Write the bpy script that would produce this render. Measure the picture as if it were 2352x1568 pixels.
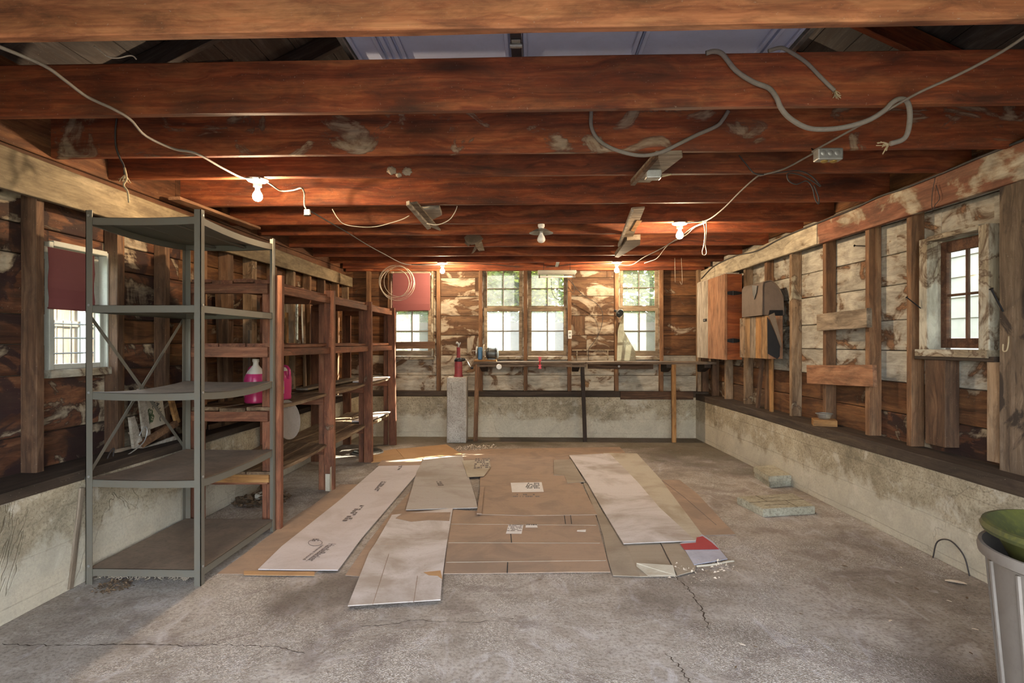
import bpy, bmesh, math, random
from mathutils import Vector, Matrix, noise as mnoise

random.seed(11)
S = bpy.context.scene
COL = S.collection
for o in list(bpy.data.objects): bpy.data.objects.remove(o)

# ---------------------------------------------------------------- camera
F, CX, HY, EYE, YAW = 1350.0, 1176.0, 786.0, 1.30, 0.0341
cd = bpy.data.cameras.new('camera'); cam = bpy.data.objects.new('camera', cd); COL.objects.link(cam)
cd.sensor_width = 36.0; cd.lens = 36.0 * F / 2352.0
cd.shift_y = (HY - 784.0) / 2352.0
cd.clip_start = 0.05; cd.clip_end = 400
cam.location = (0, 0, EYE); cam.rotation_euler = (math.radians(90), 0, YAW)
S.camera = cam

# ---------------------------------------------------------------- world, sun, exposure
W = bpy.data.worlds.new('world'); S.world = W; W.use_nodes = True
wn, wl = W.node_tree.nodes, W.node_tree.links
wn.clear()
wo = wn.new('ShaderNodeOutputWorld'); wb = wn.new('ShaderNodeBackground'); ws = wn.new('ShaderNodeTexSky')
ws.sky_type = 'NISHITA'; ws.sun_disc = False
ws.sun_elevation = math.radians(34); ws.sun_rotation = math.radians(58)
ws.air_density = 1.0; ws.dust_density = 2.5; ws.ozone_density = 0.6
wb.inputs['Strength'].default_value = 1.25
wmix = wn.new('ShaderNodeMix'); wmix.data_type = 'RGBA'; wmix.inputs[0].default_value = 0.55
wmix.inputs[7].default_value = (4.6, 4.7, 5.0, 1)
wl.new(ws.outputs[0], wmix.inputs[6]); wl.new(wmix.outputs[2], wb.inputs[0]); wl.new(wb.outputs[0], wo.inputs[0])

sd = bpy.data.lights.new('sun', 'SUN'); so = bpy.data.objects.new('sun', sd); COL.objects.link(so)
sd.energy = 26.0; sd.angle = math.radians(0.6); sd.color = (1.0, 0.93, 0.82)
SUN_DIR = Vector((2.22, 1.45, 1.72)).normalized()          # towards the sun
so.rotation_euler = SUN_DIR.to_track_quat('Z', 'Y').to_euler()
so.location = (6, 14, 9)
BULB_W = 24.0

S.view_settings.view_transform = 'Standard'; S.view_settings.look = 'None'
S.view_settings.exposure = 1.55; S.view_settings.gamma = 1.0
S.view_settings.use_curve_mapping = False
S.cycles.max_bounces = 10; S.cycles.diffuse_bounces = 6; S.cycles.transparent_max_bounces = 12
S.cycles.use_fast_gi = False

# ---------------------------------------------------------------- measuring helpers
_s, _c = math.sin(YAW), math.cos(YAW)
def ray(u, v):
    a = (u - CX) / F
    return Vector((-_s + a * _c, _c + a * _s, -(v - HY) / F))
def PY(u, v, Y):                       # point on the plane y = Y
    d = ray(u, v); t = Y / d.y
    return Vector((d.x * t, Y, EYE + d.z * t))
def PX(u, v, X):
    d = ray(u, v); t = X / d.x
    return Vector((X, d.y * t, EYE + d.z * t))
def PZ(u, v, Z=0.0):                   # point on the plane z = Z
    d = ray(u, v); t = (Z - EYE) / d.z
    return Vector((d.x * t, d.y * t, Z))

class Frame:                           # a wall: u along it, n into the room, z up
    def __init__(s, p0, p1, flip=1):
        a = Vector((p0[0], p0[1], 0)); b = Vector((p1[0], p1[1], 0))
        s.U = (b - a).normalized(); s.N = Vector((0, 0, 1)).cross(s.U) * flip
        if abs(s.U.x) < abs(s.U.y): s.O = a - s.U * (a.y / s.U.y)     # u = 0 at y = 0
        else: s.O = a - s.U * (a.x / s.U.x)
    def p(s, u, n, z): return s.O + s.U * u + s.N * n + Vector((0, 0, z))
    def hit(s, px, py, n=0.0):
        d = ray(px, py); q = s.O + s.N * n
        den = d.dot(s.N); t = (Vector((q.x, q.y, 0)).dot(s.N)) / den
        P = d * t; u = (P - s.O).dot(s.U)
        return u, EYE + d.z * t
LF = Frame((-2.43, 2.6), (-2.40, 8.05), -1)       # left foundation face
LS = Frame((-2.62, 2.8), (-2.55, 8.25), -1)       # left stud faces
RF = Frame((2.451, 3.2), (2.22, 8.02), 1)
RS = Frame((2.60, 3.1), (2.33, 8.25), 1)
BF = Frame((0, 8.05), (1, 8.05), -1)
BS = Frame((0, 8.15), (1, 8.15), -1)

# ---------------------------------------------------------------- object helpers
def wm(o):
    m = Matrix.LocRotScale(o.location, o.rotation_euler, o.scale)
    return wm(o.parent) @ m if o.parent else m
def put(name, mesh, mat=None, parent=None, M=None, smooth=False):
    if isinstance(mesh, bmesh.types.BMesh):
        me = bpy.data.meshes.new(name); mesh.normal_update(); mesh.to_mesh(me); mesh.free()
        if smooth:
            for p in me.polygons: p.use_smooth = True
            if smooth != 'all': me.set_sharp_from_angle(angle=math.radians(38))
    else: me = mesh
    if mat and not me.materials: me.materials.append(mat)
    o = bpy.data.objects.new(name, me); COL.objects.link(o)
    M = M or Matrix.Identity(4)
    if parent:
        o.parent = parent; M = wm(parent).inverted() @ M
    o.location, q, sc = M.decompose(); o.rotation_euler = q.to_euler(); o.scale = sc
    return o
def tag(o, label=None, cat=None, group=None, kind=None):
    if label: o['label'] = label
    if cat: o['category'] = cat
    if group: o['group'] = group
    if kind: o['kind'] = kind
    return o
def thing(name, label, cat, loc=(0, 0, 0), rz=0, group=None):
    o = bpy.data.objects.new(name, None); COL.objects.link(o); o.empty_display_size = .1
    o.location = loc; o.rotation_euler = (0, 0, rz)
    return tag(o, label, cat, group)
def struct(name):
    o = bpy.data.objects.new(name, None); COL.objects.link(o); o.empty_display_size = .1
    return tag(o, kind='structure')
def basis(x, z):
    x = x.normalized(); y = z.cross(x).normalized(); z = x.cross(y)
    return Matrix((x, y, z)).transposed().to_4x4()
def bm_board(L, T, Wd, seg=1, jit=0.0, ch=0.004, seed=0, sag=0.0):
    """box L along x, T along y, Wd along z, centred, chamfered long edges"""
    r = random.Random(seed); bm = bmesh.new(); rings = []
    ch = min(ch, T * .3, Wd * .3)
    prof = [(-T/2+ch, -Wd/2), (T/2-ch, -Wd/2), (T/2, -Wd/2+ch), (T/2, Wd/2-ch), (T/2-ch, Wd/2), (-T/2+ch, Wd/2), (-T/2, Wd/2-ch), (-T/2, -Wd/2+ch)]
    for i in range(seg + 1):
        x = -L/2 + L * i / seg
        k = 4 * (i / seg) * (1 - i / seg)
        dz = -sag * k; e = jit if 0 < i < seg else jit * .5
        rings.append([bm.verts.new((x + r.uniform(-e, e) * .5 * (i in (0, seg)), y + r.uniform(-e, e) * .5, z + dz + r.uniform(-e, e))) for y, z in prof])
    for a, b in zip(rings, rings[1:]):
        for j in range(8): bm.faces.new((a[j], b[j], b[(j+1) % 8], a[(j+1) % 8]))
    bm.faces.new(rings[0]); bm.faces.new(rings[-1][::-1])
    bmesh.ops.recalc_face_normals(bm, faces=bm.faces)
    return bm
_n = [0]
def board(name, a, b, wd, th, mat, parent=None, up=Vector((0, 0, 1)), seg=1, jit=0.0, ch=0.003, sag=0.0):
    """straight piece of wood from a to b; wd along 'up', th across"""
    a, b = Vector(a), Vector(b); d = b - a; _n[0] += 1
    if abs(d.normalized().dot(Vector(up).normalized())) > .99: up = Vector((0, 1, 0))
    M = Matrix.Translation((a + b) / 2) @ basis(d, Vector(up))
    return put(name, bm_board(d.length, th, wd, seg, jit, ch, _n[0], sag), mat, parent, M)
def fboard(name, fr, u0, u1, n0, n1, z0, z1, mat, parent=None, seg=1, jit=0.0, ch=0.003):
    """board filling a box of a wall frame; its grain runs along the longest side"""
    du, dn, dz = u1 - u0, n1 - n0, z1 - z0; um, nm, zm = (u0+u1)/2, (n0+n1)/2, (z0+z1)/2
    Z = Vector((0, 0, 1))
    if du >= dz and du >= dn: return board(name, fr.p(u0, nm, zm), fr.p(u1, nm, zm), dz, dn, mat, parent, Z, seg, jit, ch)
    if dz >= dn: return board(name, fr.p(um, nm, z0), fr.p(um, nm, z1), du, dn, mat, parent, fr.U, seg, jit, ch)
    return board(name, fr.p(um, n0, zm), fr.p(um, n1, zm), dz, du, mat, parent, Z, seg, jit, ch)
def bm_box(bm, x0, x1, y0, y1, z0, z1, M=None):
    vs = [bm.verts.new((x, y, z)) for x in (x0, x1) for y in (y0, y1) for z in (z0, z1)]
    if M: 
        for v in vs: v.co = M @ v.co
    for f in ((0,1,3,2),(4,6,7,5),(0,4,5,1),(2,3,7,6),(0,2,6,4),(1,5,7,3)): bm.faces.new([vs[i] for i in f])
    return vs
def boxbm(x0, x1, y0, y1, z0, z1, bev=0.0, seg=1):
    bm = bmesh.new(); bm_box(bm, x0, x1, y0, y1, z0, z1)
    bmesh.ops.recalc_face_normals(bm, faces=bm.faces)
    if bev: bmesh.ops.bevel(bm, geom=list(bm.edges), offset=bev, segments=seg, affect='EDGES', profile=.5)
    return bm
def lathe(prof, seg=24, cap=True, bm=None, M=None):
    bm = bm or bmesh.new(); rings = []
    for r, z in prof:
        if r < 1e-6: rings.append([bm.verts.new((0, 0, z))])
        else: rings.append([bm.verts.new((r * math.cos(2*math.pi*i/seg), r * math.sin(2*math.pi*i/seg), z)) for i in range(seg)])
    allv = [v for r in rings for v in r]
    for a, b in zip(rings, rings[1:]):
        for i in range(seg):
            j = (i + 1) % seg
            if len(a) == 1 and len(b) == 1: continue
            if len(a) == 1: bm.faces.new((a[0], b[i], b[j]))
            elif len(b) == 1: bm.faces.new((a[i], a[j], b[0]))
            else: bm.faces.new((a[i], a[j], b[j], b[i]))
    if cap:
        for r in (rings[0], rings[-1]):
            if len(r) > 2: bm.faces.new(r)
    bmesh.ops.recalc_face_normals(bm, faces=bm.faces)
    if M:
        for v in allv: v.co = M @ v.co
    return bm
def smooth_pts(pts, n=5):
    pts = [Vector(p) for p in pts]; out = []
    P = [pts[0] * 2 - pts[1]] + pts + [pts[-1] * 2 - pts[-2]]
    for i in range(1, len(P) - 2):
        for k in range(n):
            t = k / n; a, b, c, d = P[i-1], P[i], P[i+1], P[i+2]
            out.append(.5 * ((2*b) + (-a + c)*t + (2*a - 5*b + 4*c - d)*t*t + (-a + 3*b - 3*c + d)*t*t*t))
    out.append(pts[-1]); return out
def tube(pts, r, seg=6, n=5, bm=None, r1=None, closed=False):
    bm = bm or bmesh.new(); q = smooth_pts(pts, n) if n > 1 else [Vector(p) for p in pts]
    rings = []; up = Vector((0, 0, 1)); prev = None
    for i, p in enumerate(q):
        d = (q[min(i+1, len(q)-1)] - q[max(i-1, 0)])
        if d.length < 1e-7: d = Vector((1, 0, 0))
        d.normalize()
        if prev is None:
            s = d.cross(up); s = d.cross(Vector((1, 0, 0))) if s.length < .1 else s
        else: s = prev - d * prev.dot(d)
        s.normalize(); prev = s; t = d.cross(s)
        rr = r if r1 is None else r + (r1 - r) * i / (len(q) - 1)
        rings.append([bm.verts.new(p + s * rr * math.cos(2*math.pi*k/seg) + t * rr * math.sin(2*math.pi*k/seg)) for k in range(seg)])
    for a, b in zip(rings, rings[1:]):
        for k in range(seg): bm.faces.new((a[k], a[(k+1) % seg], b[(k+1) % seg], b[k]))
    bm.faces.new(rings[0]); bm.faces.new(rings[-1])
    bmesh.ops.recalc_face_normals(bm, faces=bm.faces)
    return bm
def prism(poly, thick, bm=None, up=Vector((0, 0, 1))):
    """poly: list of Vectors; extruded by thick along up"""
    bm = bm or bmesh.new()
    a = [bm.verts.new(p) for p in poly]; b = [bm.verts.new(Vector(p) + up * thick) for p in poly]
    n = len(poly); bm.faces.new(a[::-1]); bm.faces.new(b)
    for i in range(n): bm.faces.new((a[i], a[(i+1) % n], b[(i+1) % n], b[i]))
    bmesh.ops.recalc_face_normals(bm, faces=bm.faces)
    return bm
T = Matrix.Translation
def R(a, ax): return Matrix.Rotation(a, 4, ax)

# ---------------------------------------------------------------- materials
class NT:
    def __init__(s, name):
        s.m = bpy.data.materials.new(name); s.m.use_nodes = True
        s.t = s.m.node_tree; s.t.nodes.clear(); s.N = s.t.nodes; s.L = s.t.links
        s.out = s.N.new('ShaderNodeOutputMaterial'); s.b = s.N.new('ShaderNodeBsdfPrincipled')
        s.L.new(s.b.outputs[0], s.out.inputs[0])
    def n(s, ty, **k):
        x = s.N.new(ty)
        for a, v in k.items(): setattr(x, a, v)
        return x
    def k(s, sock, v):
        if hasattr(v, 'is_linked') or hasattr(v, 'links'): s.L.new(v, sock)
        else: sock.default_value = v
    def math(s, op, a, b=0.0, c=None, clamp=False):
        x = s.n('ShaderNodeMath', operation=op, use_clamp=clamp); s.k(x.inputs[0], a); s.k(x.inputs[1], b)
        if c is not None: s.k(x.inputs[2], c)
        return x.outputs[0]
    def vm(s, op, a, b):
        x = s.n('ShaderNodeVectorMath', operation=op); s.k(x.inputs[0], a); s.k(x.inputs[1], b); return x.outputs[0]
    def noise(s, vec, scale, det=5, rough=.55, dist=0.0):
        x = s.n('ShaderNodeTexNoise'); s.k(x.inputs['Vector'], vec); x.inputs['Scale'].default_value = scale
        x.inputs['Detail'].default_value = det; x.inputs['Roughness'].default_value = rough; x.inputs['Distortion'].default_value = dist
        return x.outputs['Fac']
    def ramp(s, fac, stops, interp='LINEAR'):
        x = s.n('ShaderNodeValToRGB'); s.k(x.inputs[0], fac); cr = x.color_ramp; cr.interpolation = interp
        while len(cr.elements) < len(stops): cr.elements.new(.5)
        for e, (p, c) in zip(cr.elements, stops):
            e.position = p; e.color = (c, c, c, 1) if isinstance(c, (int, float)) else (*c, 1)
        return x.outputs[0]
    def mix(s, f, a, b, mode='MIX'):
        x = s.n('ShaderNodeMix', data_type='RGBA', blend_type=mode); s.k(x.inputs[0], f)
        s.k(x.inputs[6], (*a, 1) if isinstance(a, tuple) else a); s.k(x.inputs[7], (*b, 1) if isinstance(b, tuple) else b)
        return x.outputs[2]
    def bump(s, h, st=.3, d=.01):
        x = s.n('ShaderNodeBump'); x.inputs['Strength'].default_value = st; x.inputs['Distance'].default_value = d
        s.k(x.inputs['Height'], h); s.L.new(x.outputs[0], s.b.inputs['Normal'])
    def fin(s, col, rough=.8, metal=0.0, spec=.3):
        s.k(s.b.inputs['Base Color'], col if not isinstance(col, tuple) else (*col, 1)); s.k(s.b.inputs['Roughness'], rough)
        s.b.inputs['Metallic'].default_value = metal; s.b.inputs['Specular IOR Level'].default_value = spec
        return s.m
def coords(t, vary=True):
    tc = t.n('ShaderNodeTexCoord'); v = tc.outputs['Object']
    oi = t.n('ShaderNodeObjectInfo')
    if vary: v = t.vm('ADD', v, t.vm('MULTIPLY', (31.0, 17.0, 23.0), oi.outputs['Random']))
    return v, oi.outputs['Random']
def wood(name, dark, mid, light, gs=1.0, knots=.5, paint=None, amt=.5, rim=(.07, .032, .014), psc=3.2, rough=.8, vary=.25, dirt=.35, bump=.35, lat=(0.55, 17, 17), stain=None):
    t = NT(name); v, rnd = coords(t)
    g = t.vm('MULTIPLY', v, (lat[0] * gs, lat[1] * gs, lat[2] * gs))
    warp = t.noise(t.vm('MULTIPLY', v, (1.1, 3.5, 3.5)), 1.6, 3, .5)
    g2 = t.n('ShaderNodeCombineXYZ'); t.k(g2.inputs[2], t.math('MULTIPLY', warp, 3.4)); t.k(g2.inputs[1], t.math('MULTIPLY', warp, 2.2))
    gv = t.vm('ADD', g, g2.outputs[0])
    n1 = t.noise(gv, 1.3, 7, .62, .25)
    fine = t.noise(t.vm('MULTIPLY', v, (3.0, 95, 95)), 1.0, 3, .6)
    col = t.ramp(n1, [(.28, dark), (.48, mid), (.72, light)])
    col = t.mix(t.ramp(fine, [(.35, .28), (.62, 0.0)]), col, tuple(c * .45 for c in dark))
    # broad blotches of grime
    bl = t.noise(t.vm('MULTIPLY', v, (1.0, 2.2, 2.2)), 1.5, 5, .6, .4)
    col = t.mix(t.math('MULTIPLY', t.ramp(bl, [(.42, 0.0), (.68, 1.0)]), dirt), col, tuple(c * .35 for c in dark))
    if knots:
        vo = t.n('ShaderNodeTexVoronoi'); t.k(vo.inputs['Vector'], t.vm('ADD', t.vm('MULTIPLY', v, (1.3, 5.0, 5.0)), t.vm('MULTIPLY', (.25, .25, .25), bl)))
        vo.inputs['Scale'].default_value = 1.0; vo.inputs['Randomness'].default_value = 1.0
        kn = t.ramp(vo.outputs['Distance'], [(.09, 1.0), (.16, .6), (.30, 0.0)])
        col = t.mix(t.math('MULTIPLY', kn, knots), col, tuple(c * .3 for c in dark))
    if stain:
        sm = t.noise(t.vm('MULTIPLY', v, (1.6, 2.6, 2.6)), 1.7, 5, .55, 1.2)
        col = t.mix(t.ramp(sm, [(.5, 0.0), (.56, .9)]), col, stain)
    h = t.math('ADD', t.math('MULTIPLY', n1, .7), t.math('MULTIPLY', fine, .5))
    if paint:
        pv = t.vm('MULTIPLY', v, (1.0, 1.5, 1.5))
        pn = t.noise(pv, psc, 7, .58, 1.1)
        sc = t.noise(t.vm('MULTIPLY', v, (7, 60, 60)), 1.0, 3, .6)          # scratches through the paint
        pn2 = t.math('ADD', pn, t.math('MULTIPLY', t.math('SUBTRACT', sc, .5), .10))
        e = 1.0 - amt
        pcol = t.mix(t.ramp(t.noise(v, 9, 6, .65), [(.35, .0), (.7, .55)]), paint, tuple(c * .62 for c in paint))
        pcol = t.mix(t.ramp(fine, [(.3, .35), (.5, 0.0)]), pcol, tuple(c * .5 for c in paint))
        lvl = lambda x: min(max(.5 + (x - .5) * .5, 0), 1)
        pm = t.ramp(pn2, [(lvl(e) - .012, 0.0), (lvl(e) + .012, 1.0)])
        rm = t.ramp(pn2, [(lvl(e) - .028, 0.0), (lvl(e) - .006, 1.0), (lvl(e) + .02, .65), (lvl(e) + .06, 0.0)])
        tint = t.ramp(pn2, [(lvl(e), 1.0), (lvl(e) + .11, 0.0)])
        pcol = t.mix(t.math('MULTIPLY', tint, .45), pcol, (.27, .16, .075))
        col = t.mix(pm, col, pcol); col = t.mix(t.math('MULTIPLY', rm, .8), col, rim)
        h = t.math('ADD', h, t.math('MULTIPLY', pm, .4))
    mo = t.noise(t.vm('MULTIPLY', v, (1.2, 4.0, 4.0)), 3.2, 8, .72, .5)
    col = t.mix(t.ramp(mo, [(.32, .62), (.58, 0.0)]), col, (.035, .022, .015))
    spk = t.noise(v, 120, 2, .5)
    col = t.mix(t.ramp(spk, [(.70, 0.0), (.78, .35)]), col, (.45, .38, .30))
    hsv = t.n('ShaderNodeHueSaturation'); t.k(hsv.inputs['Color'], col)
    t.k(hsv.inputs['Value'], t.math('ADD', 1 - vary / 2, t.math('MULTIPLY', rnd, vary)))
    t.bump(h, bump, .006)
    return t.fin(hsv.outputs[0], rough, 0, .25)
def concrete(name, c0, c1, c2, form=False, worn=False, white=None):
    t = NT(name); v, rnd = coords(t, False)
    a = t.noise(v, 1.1, 7, .62, .5); b = t.noise(v, 6.5, 8, .7, .3); c = t.noise(v, 60, 4, .6); d = t.noise(v, 190, 2, .6)
    m = t.math('ADD', t.math('MULTIPLY', a, .55), t.math('MULTIPLY', b, .45))
    col = t.ramp(m, [(.36, c0), (.5, c1), (.64, c2)])
    col = t.mix(t.ramp(c, [(.36, .5), (.52, 0.0)]), col, tuple(x * .5 for x in c0))
    col = t.mix(t.ramp(d, [(.60, 0.0), (.75, .55)]), col, tuple(min(1, x * 1.5) for x in c2))
    h = t.math('ADD', t.math('MULTIPLY', b, .6), t.math('MULTIPLY', c, .35))
    sep = t.n('ShaderNodeSeparateXYZ'); t.k(sep.inputs[0], v); z = sep.outputs[2]
    if worn:
        wv = t.noise(v, 1.3, 8, .7, .8); wm_ = t.ramp(wv, [(.47, 0.0), (.56, 1.0)])
        agg = t.n('ShaderNodeTexVoronoi'); t.k(agg.inputs['Vector'], v); agg.inputs['Scale'].default_value = 170
        ac = t.ramp(agg.outputs['Color'], [(.2, tuple(x * .62 for x in c1)), (.5, c1), (.85, tuple(min(1, x * 1.45) for x in c2))])
        col = t.mix(t.math('MULTIPLY', wm_, .6), col, ac)
        h = t.math('ADD', h, t.math('MULTIPLY', t.math('MULTIPLY', agg.outputs['Distance'], wm_), .8))
        # light scuffs and dark oil
        sv = t.noise(t.vm('MULTIPLY', v, (2.0, 1.0, 1.0)), 2.6, 7, .68, 1.5)
        col = t.mix(t.ramp(sv, [(.54, 0.0), (.68, .7)]), col, (.50, .46, .44))
        ov = t.noise(t.vm('ADD', v, (9.0, 3.0, 1.0)), .75, 5, .6, .6)
        col = t.mix(t.ramp(ov, [(.50, 0.0), (.66, .62)]), col, (.075, .055, .04))
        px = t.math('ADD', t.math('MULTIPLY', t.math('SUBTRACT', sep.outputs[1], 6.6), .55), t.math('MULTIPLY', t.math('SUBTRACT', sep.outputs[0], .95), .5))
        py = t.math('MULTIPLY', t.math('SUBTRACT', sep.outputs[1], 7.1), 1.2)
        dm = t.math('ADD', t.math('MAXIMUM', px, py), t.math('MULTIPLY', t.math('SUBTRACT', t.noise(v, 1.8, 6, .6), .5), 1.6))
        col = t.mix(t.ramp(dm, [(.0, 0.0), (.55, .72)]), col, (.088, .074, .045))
        pn = t.noise(t.vm('ADD', v, (5.0, 1.0, 0.0)), 2.2, 8, .72, 1.0)
        col = t.mix(t.ramp(pn, [(.52, 0.0), (.60, .5)]), col, (.17, .135, .115))
    if form:
        w = t.math('ADD', t.math('MULTIPLY', z, 5.2), t.math('MULTIPLY', t.noise(v, 1.2, 2), .25))
        fr = t.math('FRACT', w); ln = t.ramp(fr, [(.0, 1.0), (.035, 0.0)])
        col = t.mix(t.math('MULTIPLY', ln, .22), col, tuple(x * .5 for x in c0)); h = t.math('SUBTRACT', h, t.math('MULTIPLY', ln, .35))
        cv = t.noise(v, .9, 6, .62, .5)
        ck = t.ramp(t.math('ABSOLUTE', t.math('SUBTRACT', cv, .5)), [(.0, .5), (.0014, 0.0)])
        col = t.mix(t.math('MULTIPLY', ck, .6), col, (.06, .05, .04)); h = t.math('SUBTRACT', h, ck)
        dn = t.noise(t.vm('MULTIPLY', v, (1.0, 1.0, 1.3)), 2.4, 8, .68, .9)
        col = t.mix(t.ramp(dn, [(.50, 0.0), (.68, .65)]), col, (.12, .10, .065))
        en2 = t.noise(t.vm('ADD', v, (4.0, 2.0, 9.0)), 5.5, 8, .7, .5)
        col = t.mix(t.ramp(en2, [(.56, 0.0), (.66, .6)]), col, (.50, .45, .36))
        if white:   # salts blooming in a ragged line near the floor
            en = t.math('ADD', z, t.math('MULTIPLY', t.noise(v, 3.0, 8, .7), .62))
            col = t.mix(t.ramp(en, [(.28, .55), (.36, 0.0)]), col, white)
    t.bump(h, .55, .012)
    return t.fin(col, .88, 0, .2)
def plain(name, col, rough=.6, metal=0.0, dirt=.35, dcol=None, scale=6, spec=.4, bump=.12, vary=True):
    t = NT(name); v, rnd = coords(t, vary)
    n = t.noise(v, scale, 6, .65, .4); f = t.noise(v, scale * 14, 3, .6)
    dcol = dcol or tuple(c * .35 for c in col)
    c = t.mix(t.math('MULTIPLY', t.ramp(n, [(.42, 0.0), (.66, 1.0)]), dirt), col, dcol)
    c = t.mix(t.math('MULTIPLY', t.ramp(f, [(.3, 1.0), (.5, 0.0)]), dirt * .6), c, dcol)
    t.bump(f, bump, .002)
    return t.fin(c, t.math('ADD', rough - .08, t.math('MULTIPLY', n, .2)), metal, spec)
def emit(name, col, st):
    t = NT(name); t.b.inputs['Emission Color'].default_value = (*col, 1); t.b.inputs['Emission Strength'].default_value = st
    return t.fin(col, .5)
def glass(name, tint=(.92, .95, .93), dust=.2, dustcol=(.62, .62, .56)):
    t = NT(name); v, rnd = coords(t)
    tr = t.n('ShaderNodeBsdfTransparent'); tr.inputs[0].default_value = (*tint, 1)
    gl = t.n('ShaderNodeBsdfGlossy'); gl.inputs['Roughness'].default_value = .08
    df = t.n('ShaderNodeBsdfDiffuse'); df.inputs[0].default_value = (*dustcol, 1)
    tl = t.n('ShaderNodeBsdfTranslucent'); tl.inputs[0].default_value = (*dustcol, 1)
    dd = t.n('ShaderNodeMixShader'); dd.inputs[0].default_value = .6; t.L.new(df.outputs[0], dd.inputs[1]); t.L.new(tl.outputs[0], dd.inputs[2])
    m1 = t.n('ShaderNodeMixShader'); t.k(m1.inputs[0], t.math('MULTIPLY', t.ramp(t.noise(v, 7, 6, .65, .6), [(.3, .35), (.7, 1.0)]), dust)); t.L.new(tr.outputs[0], m1.inputs[1]); t.L.new(dd.outputs[0], m1.inputs[2])
    fr = t.n('ShaderNodeLayerWeight'); fr.inputs[0].default_value = .5; m2 = t.n('ShaderNodeMixShader'); t.k(m2.inputs[0], t.math('ADD', .03, t.math('MULTIPLY', t.math('POWER', fr.outputs['Facing'], 5.0), .6))); t.L.new(m1.outputs[0], m2.inputs[1]); t.L.new(gl.outputs[0], m2.inputs[2])
    t.L.new(m2.outputs[0], t.out.inputs[0]); return t.m

WHITE = (.39, .34, .26)
M = {}
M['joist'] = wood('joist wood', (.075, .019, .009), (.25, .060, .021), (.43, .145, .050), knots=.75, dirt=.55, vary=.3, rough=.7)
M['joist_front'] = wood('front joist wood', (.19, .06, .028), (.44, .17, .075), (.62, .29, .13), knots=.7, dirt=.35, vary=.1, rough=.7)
M['joist_paint'] = wood('joist wood with paint smears', (.075, .019, .009), (.25, .060, .021), (.43, .145, .050), knots=.75, dirt=.55, paint=(.33, .24, .17), amt=.33, rim=(.12, .05, .03))
M['header_left'] = wood('pale aged header', (.15, .11, .065), (.24, .185, .11), (.34, .27, .17), knots=.15, dirt=.25, vary=.1, lat=(1.2, 7, 7))
M['header_red'] = wood('red header', (.12, .045, .025), (.23, .09, .05), (.33, .16, .095), knots=.2, paint=(.47, .41, .31), amt=.42, rim=(.22, .12, .07), psc=2.0, vary=.1, dirt=.2)
M['header_white'] = wood('whitewashed header', (.22, .12, .06), (.33, .2, .11), (.45, .3, .17), paint=(.5, .43, .31), amt=.9, psc=2.2, vary=.1)
M['plank_white'] = wood('whitewashed plank', (.05, .026, .015), (.125, .066, .034), (.23, .14, .075), paint=WHITE, amt=.50, psc=2.3, knots=.4, vary=.2)
M['plank_low'] = wood('whitewashed low plank', (.09, .042, .02), (.20, .115, .055), (.33, .20, .105), paint=(.40, .35, .27), amt=.72, psc=2.6, knots=.4, vary=.15)
M['plank_right'] = wood('whitewashed wall plank', (.17, .075, .035), (.32, .17, .09), (.42, .26, .15), paint=(.46, .43, .36), amt=.74, psc=3.0, knots=.3, vary=.12)
M['plank_brown'] = wood('bare brown plank', (.055, .022, .010), (.17, .072, .028), (.31, .15, .06), knots=.4, dirt=.5, paint=(.42, .35, .26), amt=.20, psc=2.6, vary=.35)
M['plank_top'] = wood('dark high plank', (.05, .02, .010), (.14, .055, .025), (.24, .11, .05), knots=.3, dirt=.6)
M['plank_dark'] = wood('dark stained plank', (.030, .012, .008), (.12, .045, .020), (.27, .12, .055), knots=.4, dirt=.75, paint=(.42, .35, .25), amt=.40, psc=2.1, rim=(.02, .009, .007), vary=.4, stain=(.022, .010, .010))
M['stud'] = wood('stud wood', (.09, .042, .02), (.21, .105, .05), (.33, .19, .10), knots=.35, vary=.4)
M['stud_dark'] = wood('dark stud wood', (.045, .022, .013), (.13, .068, .036), (.24, .14, .08), knots=.3, vary=.35, dirt=.5)
M['post_dark'] = wood('weathered streaked post', (.05, .035, .024), (.16, .11, .07), (.27, .20, .14), knots=.2, dirt=.4, stain=(.022, .016, .014))
M['stud_grey'] = wood('greyed stud wood', (.15, .09, .048), (.31, .20, .115), (.43, .31, .20), knots=.2, vary=.2, paint=(.5, .45, .33), amt=.28)
M['sill'] = wood('dirty sill plate', (.022, .015, .010), (.055, .038, .026), (.10, .07, .045), knots=0, dirt=.4, vary=.15)
M['grey_wood'] = wood('grey weathered wood', (.12, .085, .055), (.26, .20, .14), (.42, .34, .25), knots=.15, vary=.2)
M['shelf_wood'] = wood('red brown shelf lumber', (.09, .035, .018), (.21, .078, .040), (.32, .145, .075), knots=.35, dirt=.5, vary=.35, paint=(.3, .25, .2), amt=.14)
M['shelf_board'] = wood('dusty shelf board', (.10, .055, .03), (.22, .14, .08), (.34, .25, .15), knots=.2, dirt=.5, vary=.3)
M['orange_wood'] = wood('fresh orange pine', (.20, .09, .03), (.38, .19, .065), (.48, .28, .11), knots=.3, vary=.1, dirt=.15)
M['casing'] = wood('faded window casing', (.20, .145, .09), (.37, .30, .20), (.50, .43, .31), knots=0, vary=.15, paint=(.50, .46, .36), amt=.5)
M['sash'] = wood('weathered sash', (.14, .10, .065), (.28, .215, .14), (.42, .34, .24), knots=0, vary=.1)
M['sash_dark'] = wood('dark brown sash', (.05, .02, .012), (.12, .055, .03), (.2, .1, .055), knots=0, vary=.1)
M['muntin'] = plain('muntin', (.14, .12, .095), .8)
M['white_paint'] = plain('chalky white paint', (.42, .42, .36), .7, dirt=.2)
M['bench'] = wood('workbench top', (.07, .045, .03), (.17, .12, .08), (.30, .22, .15), knots=.2, vary=.1)
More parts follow.
